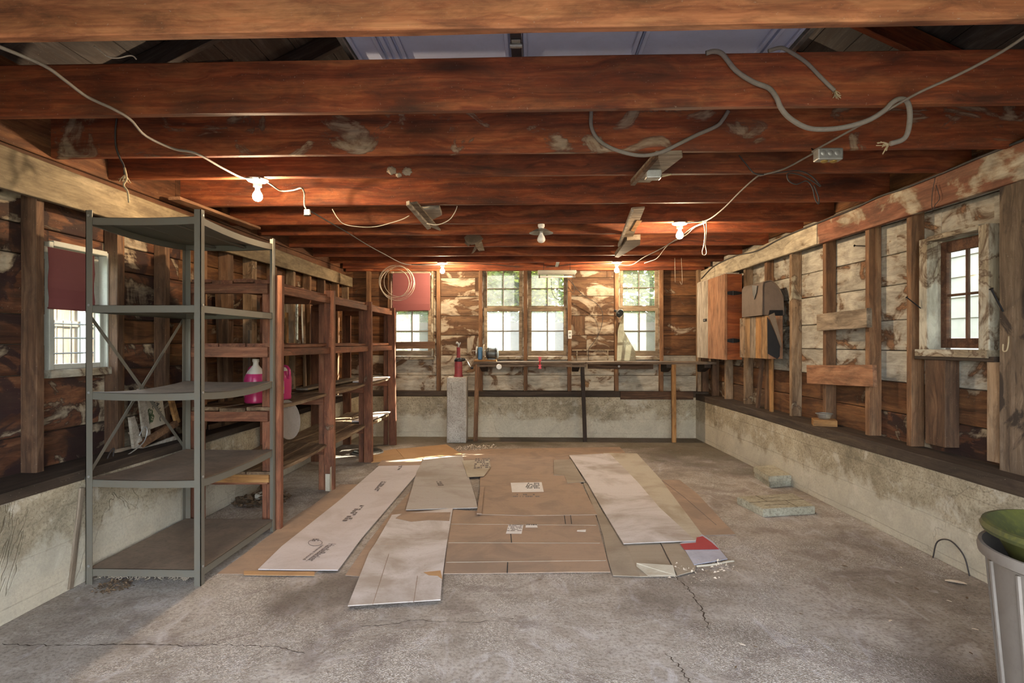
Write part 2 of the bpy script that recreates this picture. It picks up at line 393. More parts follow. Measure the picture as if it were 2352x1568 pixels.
M['black_wood'] = wood('black tarred wood', (.018, .013, .01), (.035, .026, .02), (.09, .05, .03), knots=0, vary=.1)
M['roof'] = wood('grey roof board', (.025, .021, .021), (.05, .045, .045), (.10, .088, .085), knots=.3, vary=.3)
M['foundation'] = concrete('foundation concrete', (.19, .155, .10), (.34, .285, .195), (.46, .40, .29), form=True, white=(.52, .47, .37))
M['floor'] = concrete('floor concrete', (.205, .17, .135), (.34, .295, .245), (.47, .425, .375), worn=True)
M['paver'] = concrete('paver concrete', (.20, .175, .125), (.33, .30, .22), (.46, .43, .33))
M['pillar'] = concrete('pitted block', (.19, .165, .13), (.34, .31, .265), (.47, .44, .39))
M['plastic'] = glass('hazy plastic sheet', (.8, .78, .7), 1.0, (.33, .30, .23))
M['garage_door'] = plain('blue grey steel door', (.46, .52, .72), .5, .0, .12)
M['door_rib'] = plain('dark steel rib', (.05, .05, .06), .5, .4)
M['steel'] = plain('dusty green grey steel', (.145, .137, .11), .5, .25, .4, (.16, .125, .085), 5)
M['shelf_dust'] = plain('shelf sheet with brown dust', (.24, .175, .12), .8, 0, .6, (.10, .075, .055), 3)
M['galv'] = plain('galvanised steel', (.42, .42, .39), .42, .7, .4, (.15, .13, .11), 20)
M['iron'] = plain('black iron', (.02, .02, .022), .45, .6, .2)
M['porcelain'] = plain('white porcelain', (.74, .72, .66), .35, 0, .08)
def lit_glass(name, col, st):
    t = NT(name); e = t.n('ShaderNodeEmission'); e.inputs[0].default_value = (*col, 1); e.inputs[1].default_value = st
    tr = t.n('ShaderNodeBsdfTransparent'); ad = t.n('ShaderNodeAddShader'); t.L.new(e.outputs[0], ad.inputs[0]); t.L.new(tr.outputs[0], ad.inputs[1]); t.L.new(ad.outputs[0], t.out.inputs[0])
    return t.m
M['bulb_on'] = lit_glass('lit bulb', (1.0, .80, .52), 14.0)
M['bulb_off'] = plain('frosted bulb glass', (.78, .77, .72), .25, 0, .05)
M['tube_off'] = plain('fluorescent tube', (.80, .80, .76), .3, 0, .05)
M['cable_grey'] = plain('dusty grey cable', (.20, .17, .14), .8, 0, .3)
M['cable_dark'] = plain('dark cable', (.045, .038, .035), .7, 0, .3)
M['cable_white'] = plain('off white cord', (.62, .55, .43), .7, 0, .2)
M['frayed'] = plain('frayed cloth insulation', (.42, .33, .2), .9, 0, .3)
M['shade_red'] = plain('dark red blind fabric', (.155, .045, .045), .75, 0, .12, (.12, .035, .035), 3)
M['brown_card'] = None
def card(name, c0, c1, dirt=(.20, .15, .11), amt=.5, sc=2.2):
    t = NT(name); v, rnd = coords(t)
    n = t.noise(v, sc, 6, .62, .6); s = t.noise(t.vm('MULTIPLY', v, (3, 55, 3)), 1.0, 3, .6); f = t.noise(v, 70, 3, .6)
    col = t.mix(s, c0, c1)
    col = t.mix(t.math('MULTIPLY', t.ramp(n, [(.44, 0.0), (.64, 1.0)]), amt), col, dirt)
    col = t.mix(t.ramp(f, [(.28, .5), (.42, 0.0)]), col, dirt)
    t.bump(t.math('ADD', n, t.math('MULTIPLY', s, .15)), .25, .006)
    return t.fin(col, .85, 0, .2)
M['card'] = card('brown cardboard', (.30, .205, .14), (.37, .265, .19), (.22, .165, .125), .75, 3.2)
M['card_orange'] = card('orange cardboard', (.40, .235, .11), (.47, .29, .15), (.28, .165, .08), .5)
M['card_grey'] = card('greyed cardboard', (.29, .235, .175), (.35, .295, .225), (.21, .165, .12), .7)
M['board_white'] = card('dirty white board', (.50, .455, .42), (.57, .53, .51), (.30, .245, .19), .8)
M['board_white_clean'] = card('white board', (.50, .45, .43), (.56, .51, .50), (.38, .32, .28), .55)
M['board_cream'] = card('cream board', (.39, .34, .26), (.46, .41, .32), (.29, .235, .165), .8)
M['board_pale'] = card('pale grey board', (.36, .32, .28), (.43, .39, .35), (.26, .21, .165), .7)
M['ink'] = plain('faded black print', (.16, .13, .12), .9, 0, .3)
M['ink_black'] = plain('black print', (.03, .03, .03), .9, 0, .1)
M['paper'] = plain('white label paper', (.66, .63, .60), .9, 0, .25, (.4, .36, .3))
M['red_print'] = plain('red print', (.34, .035, .04), .8, 0, .2, (.2, .03, .03))
M['blue_print'] = plain('pale blue grey print', (.42, .42, .48), .8, 0, .3)
M['pink'] = plain('pink antifreeze', (.38, .025, .10), .3, 0, .05)
M['jug'] = plain('milky plastic', (.50, .45, .36), .4, 0, .05)
M['yellow_print'] = plain('yellow label', (.75, .60, .04), .6, 0, .1)
M['red_paint'] = plain('worn red paint', (.27, .035, .04), .55, .1, .45, (.10, .04, .035), 18)
M['bright_red'] = plain('bright red metal', (.55, .02, .03), .4, .1, .15)
M['blue_paint'] = plain('blue enamel', (.055, .16, .28), .45, .1, .35, (.05, .06, .07))
M['motor'] = plain('dark motor casing', (.10, .105, .10), .4, .5, .3)
M['cabinet_grey'] = wood('greyed cabinet board', (.27, .22, .165), (.42, .36, .28), (.55, .49, .41), knots=.1, vary=0)
M['cabinet_orange'] = wood('orange cabinet board', (.23, .10, .05), (.36, .18, .095), (.44, .245, .14), knots=.1, vary=0, dirt=.2)
M['cabinet_red'] = wood('red cabinet plywood', (.12, .03, .010), (.23, .06, .018), (.30, .095, .03), knots=.2, vary=0, dirt=.3)
M['plywood'] = wood('streaky old plywood', (.10, .06, .03), (.30, .17, .075), (.47, .29, .14), knots=0, vary=0, dirt=.3, gs=.7)
M['hood'] = plain('dusty brown sheet metal', (.135, .098, .075), .75, .1, .35, (.06, .05, .042), 7)
M['tarp'] = plain('black cloth', (.012, .012, .014), .9, 0, .1)
M['felt'] = plain('brown felt', (.15, .115, .085), .95, 0, .3)
M['bin'] = plain('grey plastic bin', (.17, .145, .12), .6, 0, .5, (.11, .085, .065), 3)
M['basin'] = plain('green plastic basin', (.042, .047, .014), .5, 0, .7, (.12, .115, .018), 4)
M['mud'] = plain('dried mud', (.33, .26, .19), .95, 0, .4, None, 30, bump=.6)
M['leaf_dry'] = plain('dry leaf', (.14, .09, .05), .9, 0, .4)
M['dust'] = plain('lint and dust', (.24, .2, .15), .95, 0, .5, None, 30, bump=.6)
M['crumb'] = plain('shredded paper', (.62, .52, .40), .95, 0, .3)
M['glassy'] = glass('dirty window glass', dust=.16, dustcol=(.40, .41, .37))
M['glassy_clear'] = glass('clear window glass', dust=.05)
M['glassy_dusty'] = glass('hazy window glass', dust=.34, dustcol=(.40, .41, .37))
M['dish_glass'] = glass('clear dish glass', (.85, .9, .9), .25, (.7, .7, .7))
M['siding'] = plain('cream clapboard', (.30, .275, .22), .8, 0, .15)
M['siding_grey'] = plain('grey white clapboard', (.17, .18, .17), .8, 0, .3)
M['fence'] = wood('sunlit cedar fence', (.06, .036, .018), (.12, .075, .04), (.17, .12, .07), knots=.2, vary=.35)
M['ground'] = plain('grass and soil', (.12, .14, .05), .95, 0, .5, (.10, .08, .05), 2)
M['bark'] = plain('bark', (.12, .10, .08), .95, 0, .5, bump=.6)
M['sheath'] = plain('outer sheathing', (.10, .08, .06), .9)
def leafmat(name, c0, c1):
    t = NT(name); v, r_ = coords(t, False); n = t.noise(v, 2.2, 4, .7)
    col = t.ramp(n, [(.35, c0), (.65, c1)])
    tl = t.n('ShaderNodeBsdfTranslucent'); t.k(tl.inputs[0], col); mx = t.n('ShaderNodeMixShader'); mx.inputs[0].default_value = .5
    t.fin(col, .6); t.L.new(t.b.outputs[0], mx.inputs[1]); t.L.new(tl.outputs[0], mx.inputs[2]); t.L.new(mx.outputs[0], t.out.inputs[0]); return t.m
M['leaves'] = leafmat('sunlit leaves', (.09, .15, .022), (.34, .34, .045))
M['leaves_dark'] = leafmat('green leaves', (.05, .10, .025), (.17, .22, .045))

# ================================================================ STRUCTURE
# ---- floor
floor = put('floor', boxbm(-2.9, 2.95, -.6, 8.35, -.15, 0), M['floor']); tag(floor, kind='structure')
def crack(pts, w=.004, seed=1):
    r = random.Random(seed); q = smooth_pts([PZ(*p) for p in pts], 9); bm = bmesh.new(); L = []; Rr = []
    for i, p in enumerate(q):
        d = (q[min(i+1, len(q)-1)] - q[max(i-1, 0)]).normalized(); s = Vector((-d.y, d.x, 0))
        ww = w * r.uniform(.2, 1.3); o = s * r.uniform(-.008, .008)
        L.append(bm.verts.new(p + o + s * ww + Vector((0, 0, .0006)))); Rr.append(bm.verts.new(p + o - s * ww + Vector((0, 0, .0006))))
    for i in range(len(q) - 1): bm.faces.new((L[i], L[i+1], Rr[i+1], Rr[i]))
    put('crack', bm, M['sill'], floor)
crack([(2, 1479), (110, 1481), (230, 1480), (350, 1480), (430, 1483)], .003, 1)
crack([(430, 1483), (500, 1480), (570, 1483), (640, 1487), (700, 1500)], .002, 2)
crack([(1553, 1325), (1580, 1350), (1595, 1372), (1612, 1402), (1628, 1445)], .0032, 3)
crack([(1530, 1500), (1560, 1530), (1585, 1567)], .0028, 4)
crack([(830, 1440), (900, 1432), (960, 1425), (1080, 1428), (1180, 1422)], .002, 5)

# ---- walls: planks laid in courses with openings cut out
def courses(fr, u0, u1, zs, wins, n0, n1, matf, parent, joints=(), seed=0):
    r = random.Random(seed)
    for i, (za, zb) in enumerate(zip(zs, zs[1:])):
        cuts = sorted({u0, u1} | {w[0] for w in wins if w[2] < zb and w[3] > za} | {w[1] for w in wins if w[2] < zb and w[3] > za} | {j + r.uniform(-.2, .2) for j in joints if r.random() < .6})
        for a, b in zip(cuts, cuts[1:]):
            if b - a < .02: continue
            um = (a + b) / 2; spans = [(za, zb)]
            for w in wins:
                if w[0] < um < w[1]:
                    ns = []
                    for s0, s1 in spans:
                        if w[2] > s0 + .01: ns.append((s0, min(s1, w[2])))
                        if w[3] < s1 - .01: ns.append((max(s0, w[3]), s1))
                    spans = ns
            for s0, s1 in spans:
                if s1 - s0 < .012: continue
                k = r.uniform(-.002, .002)
                fboard('plank', fr, a + .001, b - .001, n0 + k, n1 + k, s0 + .0025, s1 - .0025, matf(um, (s0+s1)/2, r), parent, seg=max(1, int((b-a)/.7)), jit=.0012, ch=.005)
def slabs(fr, u0, u1, z0, z1, wins, n0, n1, parent):
    cuts = sorted({u0, u1} | {w[0] for w in wins} | {w[1] for w in wins}); bm = bmesh.new()
    for a, b in zip(cuts, cuts[1:]):
        um = (a + b) / 2; spans = [(z0, z1)]
        for w in wins:
            if w[0] < um < w[1]:
                ns = []
                for s0, s1 in spans:
                    if w[2] > s0: ns.append((s0, w[2]))
                    if w[3] < s1: ns.append((w[3], s1))
                spans = ns
        for s0, s1 in spans:
            vs = [bm.verts.new(fr.p(u, n, z)) for u in (a, b) for n in (n0, n1) for z in (s0, s1)]
            for f in ((0,1,3,2),(4,6,7,5),(0,4,5,1),(2,3,7,6),(0,2,6,4),(1,5,7,3)): bm.faces.new([vs[j] for j in f])
    bmesh.ops.recalc_face_normals(bm, faces=bm.faces)
    put('backing_slab', bm, M['sheath'], parent)  # unseen outer slab added behind the planks to block light
def window(name, fr, box, casing_w, sashes, mats, depth=(-.10, .0), sillmat=None, glassmats=('glassy', 'glassy')):
    """box: (u0,u1,z0,z1) of the opening; sashes: list of (z0,z1,n,cols,rows, stile, toprail, bottomrail)"""
    w = struct(name); u0, u1, z0, z1 = box; cm, sm, mm = mats; d0, d1 = depth
    if casing_w:
        for a, b in ((u0 - casing_w, u0), (u1, u1 + casing_w)): fboard('casing', fr, a, b, d0, d1, z0 - .01, z1 + .02, cm, w)
        fboard('casing', fr, u0, u1, d0, d1, z1, z1 + .03, cm, w)
    fboard('window_sill', fr, u0 - casing_w - .01, u1 + casing_w + .01, d0, d1 + .02, z0 - .045, z0, sillmat or cm, w)
    for k, (s0, s1, n, cols, rows, st, tr, br) in enumerate(sashes):
        s = tag(put('sash', boxbm(0, .001, 0, .001, 0, .001), sm, w, T(fr.p((u0+u1)/2, n, (s0+s1)/2))))
        # the sash itself: four rails joined
        bm = bmesh.new()
        def bx(a, b, za, zb, na=-.016, nb=.016):
            vs = [bm.verts.new(fr.p(u, n + q, z) - fr.p((u0+u1)/2, n, (s0+s1)/2)) for u in (a, b) for q in (na, nb) for z in (za, zb)]
            for f in ((0,1,3,2),(4,6,7,5),(0,4,5,1),(2,3,7,6),(0,2,6,4),(1,5,7,3)): bm.faces.new([vs[j] for j in f])
        bx(u0, u0 + st, s0, s1); bx(u1 - st, u1, s0, s1); bx(u0 + st, u1 - st, s0, s0 + br); bx(u0 + st, u1 - st, s1 - tr, s1)
        bmesh.ops.recalc_face_normals(bm, faces=bm.faces); bmesh.ops.bevel(bm, geom=list(bm.edges), offset=.002, segments=1, affect='EDGES')
        bm.to_mesh(s.data); bm.free()
        ga, gb, ha, hb = u0 + st, u1 - st, s0 + br, s1 - tr
        for i in range(1, cols):
            x = ga + (gb - ga) * i / cols; fboard('muntin', fr, x - .007, x + .007, n - .012, n + .012, ha, hb, mm, s)
        for j in range(1, rows):
            z = ha + (hb - ha) * j / rows; fboard('muntin', fr, ga, gb, n - .0115, n + .0115, z - .007, z + .007, mm, s)
        for i in range(cols):
            for j in range(rows):
                a = ga + (gb - ga) * i / cols + .005; b = ga + (gb - ga) * (i + 1) / cols - .005
                c = ha + (hb - ha) * j / rows + .005; d = ha + (hb - ha) * (j + 1) / rows - .005
                g = bmesh.new(); vs = [g.verts.new(fr.p(u, n + q, z) - fr.p((a+b)/2, n, (c+d)/2)) for u in (a, b) for q in (-.0015, .0015) for z in (c, d)]
                for f in ((0,1,3,2),(4,6,7,5),(0,4,5,1),(2,3,7,6),(0,2,6,4),(1,5,7,3)): g.faces.new([vs[q] for q in f])
                bmesh.ops.recalc_face_normals(g, faces=g.faces)
                put('pane', g, M[glassmats[min(k, 1)]], s, T(fr.p((a+b)/2, n, (c+d)/2)))
    return w

# ---------- back wall
wall_back = struct('wall_back')
def bX(u): return PY(u, 700, 8.20).x
def bZ(v): return PY(1176, v, 8.20).z
fboard('foundation', BF, -2.45, 2.35, -.25, 0, 0, bZ(909), M['foundation'], wall_back)
fboard('sill_plate', BS, -2.6, 2.4, -.14, .085, bZ(908), bZ(897), M['sill'], wall_back, seg=9, jit=.004)
fboard('ledger_board', BF, PY(1425, 900, 8.03).x, PY(1592, 900, 8.03).x, 0, .03, PY(1500, 917, 8.03).z, PY(1500, 899, 8.03).z, M['stud_dark'], wall_back)
bw = []
for a, b, z0, z1 in ((904, 991, 818, 621), (1112, 1200, 818, 620), (1213, 1302, 818, 620), (1424, 1512, 818, 618)):
    bw.append((bX(a), bX(b), bZ(z0), bZ(z1)))
zs = [bZ(v) for v in (900, 862, 816, 770, 725, 680, 637, 592)] + [2.62, 2.88, 3.14, 3.4, 3.66, 3.92]
def mb(u, z, r):
    if u > bX(1520): return M['plank_brown'] if z > 1.15 else M['plank_low']
    if u < bX(900): return M['plank_white'] if r.random() < .6 else M['plank_brown']
    return M['plank_low'] if z < bZ(816) else M['plank_white']
cutw = [(a, b, z0 - .03, z1 + .02) for a, b, z0, z1 in bw]
courses(BS, -2.9, 2.75, zs, cutw, -.115, -.09, mb, wall_back, joints=(-.72, .85), seed=5)
slabs(BS, -3.0, 2.9, .3, 4.0, cutw, -.15, -.117, wall_back)
for u, m in ((846, 'stud'), (895, 'stud'), (1007, 'stud'), (1104, 'stud'), (1207, 'stud'), (1308, 'stud'), (1416, 'stud'), (1519, 'stud'), (1606, 'stud_grey')):
    x = PY(u, 700, 8.17).x
    fboard('stud', BS, x - .026, x + .026, -.09, 0 - .004 * (u % 3), bZ(897), 2.33, M[m], wall_back, seg=3, jit=.002)
fboard('top_plate', BS, -2.6, 2.36, -.09, .012, 2.295, 2.335, M['joist'], wall_back)
nW = 0
for k, bx_ in enumerate(bw):
    a, b, z0, z1 = bx_; zm = bZ(710)
    dark = 'sash'
    sash = [(zm - .0, z1 - .002, -.075, 2, 2, .045, .012, .045), (z0 + .002, zm + .02, -.04, 2, 2, .045, .05, .075)]
    if k == 0: sash[0] = (zm - .0, z1 - .002, -.085, 2, 2, .045, .045, .04)
    window('window_%d' % (k + 1), BS, bx_, .028, sash, (M['casing'], M['sash'], M['muntin']), depth=(-.14, -.03), glassmats=('glassy', 'glassy_dusty'))

# ---------- left wall
wall_left = struct('wall_left')
fboard('foundation', LF, -.5, 8.15, -.5, 0, 0, .555, M['foundation'], wall_left)
fboard('sill_plate', LF, -.5, 8.1, -.35, .002, .555, .605, M['sill'], wall_left, seg=12, jit=.006)
lu0 = LS.hit(112, 700, -.09)[0]; lu1 = LS.hit(236, 700, -.09)[0]; lz0 = LS.hit(170, 846, -.09)[1]; lz1 = LS.hit(120, 566, -.09)[1]
l2 = (LS.hit(652, 700, -.09)[0], LS.hit(679, 700, -.09)[0], LS.hit(665, 780, -.09)[1], LS.hit(665, 690, -.09)[1])
lw = [(lu0, lu1, lz0, lz1), l2]
lzs = [.56, .80, .965, 1.125, 1.29, 1.45, 1.61, 1.77, 1.93, 2.09, 2.25, 2.42, 2.6, 2.8]
lzs = [.56, .80, 1.125, 1.29, 1.45, 1.77, 1.93, 2.09, 2.33, 2.6, 2.8]
def ml(u, z, r): return M['plank_top'] if z > 2.2 else M['plank_dark'] if u < 4.6 or r.random() < .35 else M['plank_brown']
courses(LS, -.5, 8.24, lzs, lw, -.115, -.09, ml, wall_left, joints=(2.1, 4.3, 6.1), seed=3)
slabs(LS, -.5, 8.3, .4, 2.8, lw, -.15, -.117, wall_left)
for px in (47, 239):
    u = LS.hit(px, 800, -.09)[0]
    fboard('stud', LS, u, u + .05, -.09, -.002, .605, 2.08, M['stud_dark'], wall_left, seg=5, jit=.003)
fboard('lath', LS, u + .052, u + .075, -.06, -.01, .605, 2.08, M['stud'], wall_left, seg=5, jit=.002)
for i, (u, w_, m) in enumerate(((1.1, .05, 'stud_dark'), (1.7, .05, 'stud_dark'), (2.3, .05, 'stud_dark'), (4.12, .05, 'stud_dark'), (4.6, .05, 'stud'), (4.98, .09, 'stud_dark'), (5.40, .10, 'stud_grey'),
                  (5.85, .05, 'stud'), (6.3, .05, 'stud_grey'), (6.75, .05, 'stud'), (7.2, .05, 'stud_dark'), (7.7, .05, 'stud'), (8.1, .05, 'stud_grey'))):
    fboard('stud', LS, u - w_/2, u + w_/2, -.09, -.003, .605, 2.10, M[m], wall_left, seg=4, jit=.003)
# header in two lengths
def header(fr, u0, u1, zt0, zt1, zb0, zb1, n0, n1, mat, parent):
    bm = bmesh.new(); seg = 8; rings = []; c = fr.p((u0+u1)/2, 0, 0); c.z = (zt0 + zb1) / 2
    Mx = T(c) @ basis(fr.U, Vector((0, 0, 1))); inv = Mx.inverted(); r = random.Random(int(u0 * 100))
    for i in range(seg + 1):
        k = i / seg; u = u0 + (u1 - u0) * k; zt = zt0 + (zt1 - zt0) * k + r.uniform(-.003, .003); zb = zb0 + (zb1 - zb0) * k + r.uniform(-.003, .003)
        rings.append([bm.verts.new(inv @ fr.p(u, n, z)) for n, z in ((n0, zb), (n1, zb), (n1, zt), (n0, zt))])
    for a, b in zip(rings, rings[1:]):
        for j in range(4): bm.faces.new((a[j], b[j], b[(j+1) % 4], a[(j+1) % 4]))
    bm.faces.new(rings[0]); bm.faces.new(rings[-1]); bmesh.ops.recalc_face_normals(bm, faces=bm.faces)
    bmesh.ops.bevel(bm, geom=[e for e in bm.edges if abs((e.verts[0].co - e.verts[1].co).normalized().x) > .9], offset=.004, segments=1, affect='EDGES')
    put('header_beam', bm, mat, parent, Mx)
header(LS, -.4, 5.2, 2.30, 2.235, 2.045, 2.06, 0, .04, M['header_left'], wall_left)
header(LS, 5.2, 8.15, 2.235, 2.205, 2.06, 2.075, 0, .04, M['header_left'], wall_left)
window('window_5', LS, (lu0, lu1, lz0, lz1), .03, [(LS.hit(170, 705, -.09)[1] - .01, lz1 - .002, -.13, 2, 1, .04, .04, .03), (lz0, LS.hit(170, 705, -.09)[1] + .02, -.10, 1, 1, .03, .02, .03)],
       (M['white_paint'], M['white_paint'], M['muntin']), depth=(-.14, -.06), sillmat=M['casing'], glassmats=('glassy_clear', 'glassy_clear'))
window('window_6', LS, l2, .012, [(l2[2], l2[3], -.10, 1, 2, .01, .01, .01)], (M['casing'], M['sash'], M['muntin']), depth=(-.14, -.06))

# ---------- right wall
wall_right = struct('wall_right')
fboard('foundation', RF, -.5, 8.1, -.5, 0, 0, .525, M['foundation'], wall_right)
fboard('sill_plate', RF, -.5, 8.05, -.35, .004, .525, .60, M['sill'], wall_right, seg=14, jit=.006)
ru0 = RS.hit(2272, 650, -.06)[0]; ru1 = RS.hit(2152, 650, -.06)[0]
rz0 = RS.hit(2215, 803, -.06)[1]; rz1 = RS.hit(2215, 540, -.06)[1]
rw = [(ru0, ru1, rz0, rz1)]
rzs = [.56, .79, 1.015, 1.24, 1.46, 1.715, 1.94, 2.17, 2.4, 2.62, 2.9]
def mr(u, z, r):
    if z > 2.35: return M['plank_brown']
    if u > 6.6: return M['plank_white'] if r.random() < .5 else M['plank_brown']
    if u < 3.5 and z < 1.1: return M['plank_dark']
    return M['plank_brown'] if z < 1.02 else M['plank_right']
courses(RS, -.5, 8.24, rzs, rw, -.115, -.09, mr, wall_right, joints=(2.0, 4.5, 6.4), seed=8)
slabs(RS, -.5, 8.3, .4, 2.9, rw, -.15, -.117, wall_right)
def rst(px0, px1, m, zt=2.2, zb=.60, n1=0.0):
    a = RS.hit(px1, 800, -.09)[0]; b = a + .05
    fboard('stud', RS, a, b, -.09, n1, zb, zt, M[m], wall_right, seg=4, jit=.002)
fboard('post', RS, RS.hit(2362, 800, 0)[0], RS.hit(2303, 800, 0)[0], -.09, .02, .60, 2.2, M['post_dark'], wall_right, seg=4, jit=.003); rst(2110, 2124, 'stud'); rst(1984, 2025, 'stud', n1=.004); rst(1890, 1921, 'stud'); rst(1812, 1842, 'stud_grey', n1=.006)
rst(1752, 1778, 'stud', n1=-.01); rst(1703, 1730, 'stud_grey'); rst(1668, 1684, 'stud_grey'); rst(1640, 1652, 'stud_dark'); rst(1618, 1628, 'stud_dark')
for u in (2.75, 2.1, 1.4): fboard('stud', RS, u - .03, u + .03, -.09, 0, .6, 2.2, M['stud_dark'], wall_right)
zz = RS.hit(2150, 826, 0)[1]
for a_, b_, m_, v_ in ((2126, 2173, 'stud_dark', 1022), (2268, 2303, 'stud_grey', 1061)):
    fboard('apron_board', RS, RS.hit(b_, 900, .0)[0], RS.hit(a_, 900, .0)[0], -.085, .005, RS.hit((a_+b_)/2, v_, 0)[1], zz, M[m_], wall_right, seg=3, jit=.003)
fboard('rail', RS, ru0 - .12, ru1 + .1, -.09, .015, zz, zz + .03, M['sill'], wall_right)
uj = RS.hit(1888, 560, 0)[0]
header(RS, -.4, uj, 2.42, 2.335, 2.155, 2.145, 0, .04, M['header_red'], wall_right)
header(RS, uj + .005, 8.1, 2.335, 2.265, 2.145, 2.115, .003, .043, M['header_white'], wall_right)
window('window_7', RS, (ru0, ru1, rz0, rz1), .075, [(rz0 + .01, rz1 - .01, -.10, 2, 2, .05, .07, .06)], (M['casing'], M['sash_dark'], M['sash_dark']), depth=(-.12, .005), glassmats=('glassy_clear', 'glassy_clear'))

# ---------- ceiling: joists and roof
ceiling = struct('ceiling')
JZ = 2.34; JH = .235
JY = [1.985, 2.665, 3.26, 3.70, 4.45, 5.17, 5.68, 6.40, 7.08, 7.66]
for i, y in enumerate(JY):
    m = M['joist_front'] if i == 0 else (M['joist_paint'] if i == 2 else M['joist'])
    dy = .0
    board('joist', (-2.78, y - .022 + dy, JZ + JH/2), (2.78, y - .022, JZ + JH/2), JH, .045, m, ceiling, seg=14, jit=.0022, ch=.005)
for y in (1.35, .75, .15): board('joist', (-2.78, y, JZ + JH/2), (2.78, y, JZ + JH/2), JH, .045, M['joist'], ceiling, seg=2)
board('joist', (-2.6, 8.02, JZ + .06), (2.4, 8.02, JZ + .06), .16, .045, M['joist'], ceiling, seg=8, jit=.002)
RIDGE, EAVE, XE = 4.0, 2.56, 2.98
for s in (-1, 1):
    e = Vector((XE * s, 0, EAVE)); g = Vector((0, 0, RIDGE)); d = (g - e).normalized(); nrm = Vector((d.z * s, 0, abs(d.x)))
    L = (g - e).length; nb = 17
    for k in range(nb):
        c = e + d * (L * (k + .5) / nb) + nrm * .075
        for (ya, yb) in ((-.7, 3.0 + (k % 3) * .5), (3.0 + (k % 3) * .5, 8.6)):
            board('roof_plank', c + Vector((0, ya, 0)), c + Vector((0, yb - .003, 0)), L / nb - .003, .022, M['roof'], ceiling, up=d)
    bm = bmesh.new(); q = [e - d * .5 + nrm * .09, g + nrm * .09]
    vs = [bm.verts.new(p + Vector((0, y, 0)) + nrm * h) for p in q for y in (-.9, 8.8) for h in (0, .03)]
    for f in ((0,1,3,2),(4,6,7,5),(0,4,5,1),(2,3,7,6),(0,2,6,4),(1,5,7,3)): bm.faces.new([vs[j] for j in f])
    bmesh.ops.recalc_face_normals(bm, faces=bm.faces); put('roof_covering', bm, M['sheath'], ceiling)
    for y in [.0 + .61 * k for k in range(14)]:
        board('rafter', e + Vector((0, y + .3, 0)), g + Vector((0, y + .3, 0)), .12, .045, M['joist'] if s > 0 else M['roof'], ceiling, up=nrm)
put('ridge_sun_block', boxbm(-.3, .3, -.9, 8.8, RIDGE + .02, RIDGE + .14), M['sheath'], ceiling)  # unseen box added over the ridge gap to stop sun leaking in
# scraps of roof board showing in the slot above the second joist
for (u0, u1, Y, z, m, tilt) in ((330, 395, 2.95, 2.66, 'roof', .3), (405, 530, 2.85, 2.62, 'roof', -.2), (530, 690, 2.9, 2.64, 'grey_wood', -.15), (690, 812, 2.95, 2.68, 'roof', 0),
                             (1835, 1900, 2.9, 2.64, 'grey_wood', .2), (1905, 1975, 2.95, 2.66, 'roof', .3), (2010, 2110, 3.0, 2.68, 'roof', .1)):
    a = PY(u0, 110, Y); b = PY(u1, 110, Y); a.z = b.z = z + .03
    board('blocking', a, b + Vector((0, tilt * .3, 0)), .14, .03, M[m], ceiling, up=Vector((0, 1, .5)), jit=.01, seg=3)

# ---------- raised overhead door
door = struct('door_1')
dx0, dx1 = PY(805, 110, 2.9).x, PY(1832, 110, 2.9).x; DZ = 2.78
xc = PY(1186, 110, 2.9).x
edges = [dx0, dx0 + .16, PY(912, 110, 2.9).x, xc - .028]; edges2 = [xc + .028, PY(1472, 110, 2.9).x, PY(1770, 110, 2.9).x, dx1]
for ya, yb in ((.45, 1.1), (1.11, 1.76), (1.77, 2.42), (2.43, 3.35)):
    for E in (edges, edges2):
        for a, b in zip(E, E[1:]):
            put('door_panel', boxbm(a + .002, b - .002, ya, yb, DZ, DZ + .02, .004), M['garage_door'], door)
            for x in (a + .006, b - .03):
                put('stile', boxbm(x, x + .02, ya + .02, yb - .02, DZ - .018, DZ, .003), M['garage_door'], door)
for x in (dx0 - .03, dx1):
    put('track', boxbm(x, x + .03, .2, 3.5, DZ - .03, DZ + .03, .004), M['galv'], door)
put('center_stile', boxbm(xc - .028, xc + .028, .4, 3.4, DZ - .02, DZ + .02, .003), M['garage_door'], door)
hb = boxbm(xc - .026, xc + .026, 2.55, 3.2, DZ - .034, DZ - .02, .002)
hg = put('hinge', hb, M['door_rib'], door)
put('pin', lathe([(.012, -.03), (.012, .03)], 10, M=T((xc, 2.84, DZ - .046)) @ R(math.pi/2, 'Y')), M['galv'], hg, smooth=True)
put('plate', boxbm(xc - .022, xc + .022, 2.80, 2.88, DZ - .042, DZ - .034, .002), M['galv'], hg)

# ---------- front wall with the open doorway behind the camera, gables
wall_front = struct('wall_front')
for a, b, z0, z1 in ((-3.1, -1.55, 0, 2.6), (1.95, 3.1, 0, 2.6), (-1.55, 1.95, 2.25, 2.6)):
    for k in range(int(math.ceil((z1 - z0) / .2))):
        zc0 = z0 + .2 * k; zc1 = min(z0 + .2 * (k + 1), z1)
        board('plank', (a, -.42, (zc0+zc1)/2), (b, -.42, (zc0+zc1)/2), zc1 - zc0 + .001, .04, M['plank_brown'], wall_front)
for y, par in ((-.42, wall_front), (8.42, wall_back)):
    put('gable', prism([Vector((-3.1, y, 2.55)), Vector((3.1, y, 2.55)), Vector((0, y, 4.1))], .05, up=Vector((0, 1, 0))), M['sheath'], par)
for s in (-1, 1):      # eave blocking closes the attic above the plates
    put('eave_board', boxbm(s * 3.0 - .02, s * 3.0 + .02, -.6, 8.5, 2.3, 2.75), M['sheath'], wall_left if s < 0 else wall_right)

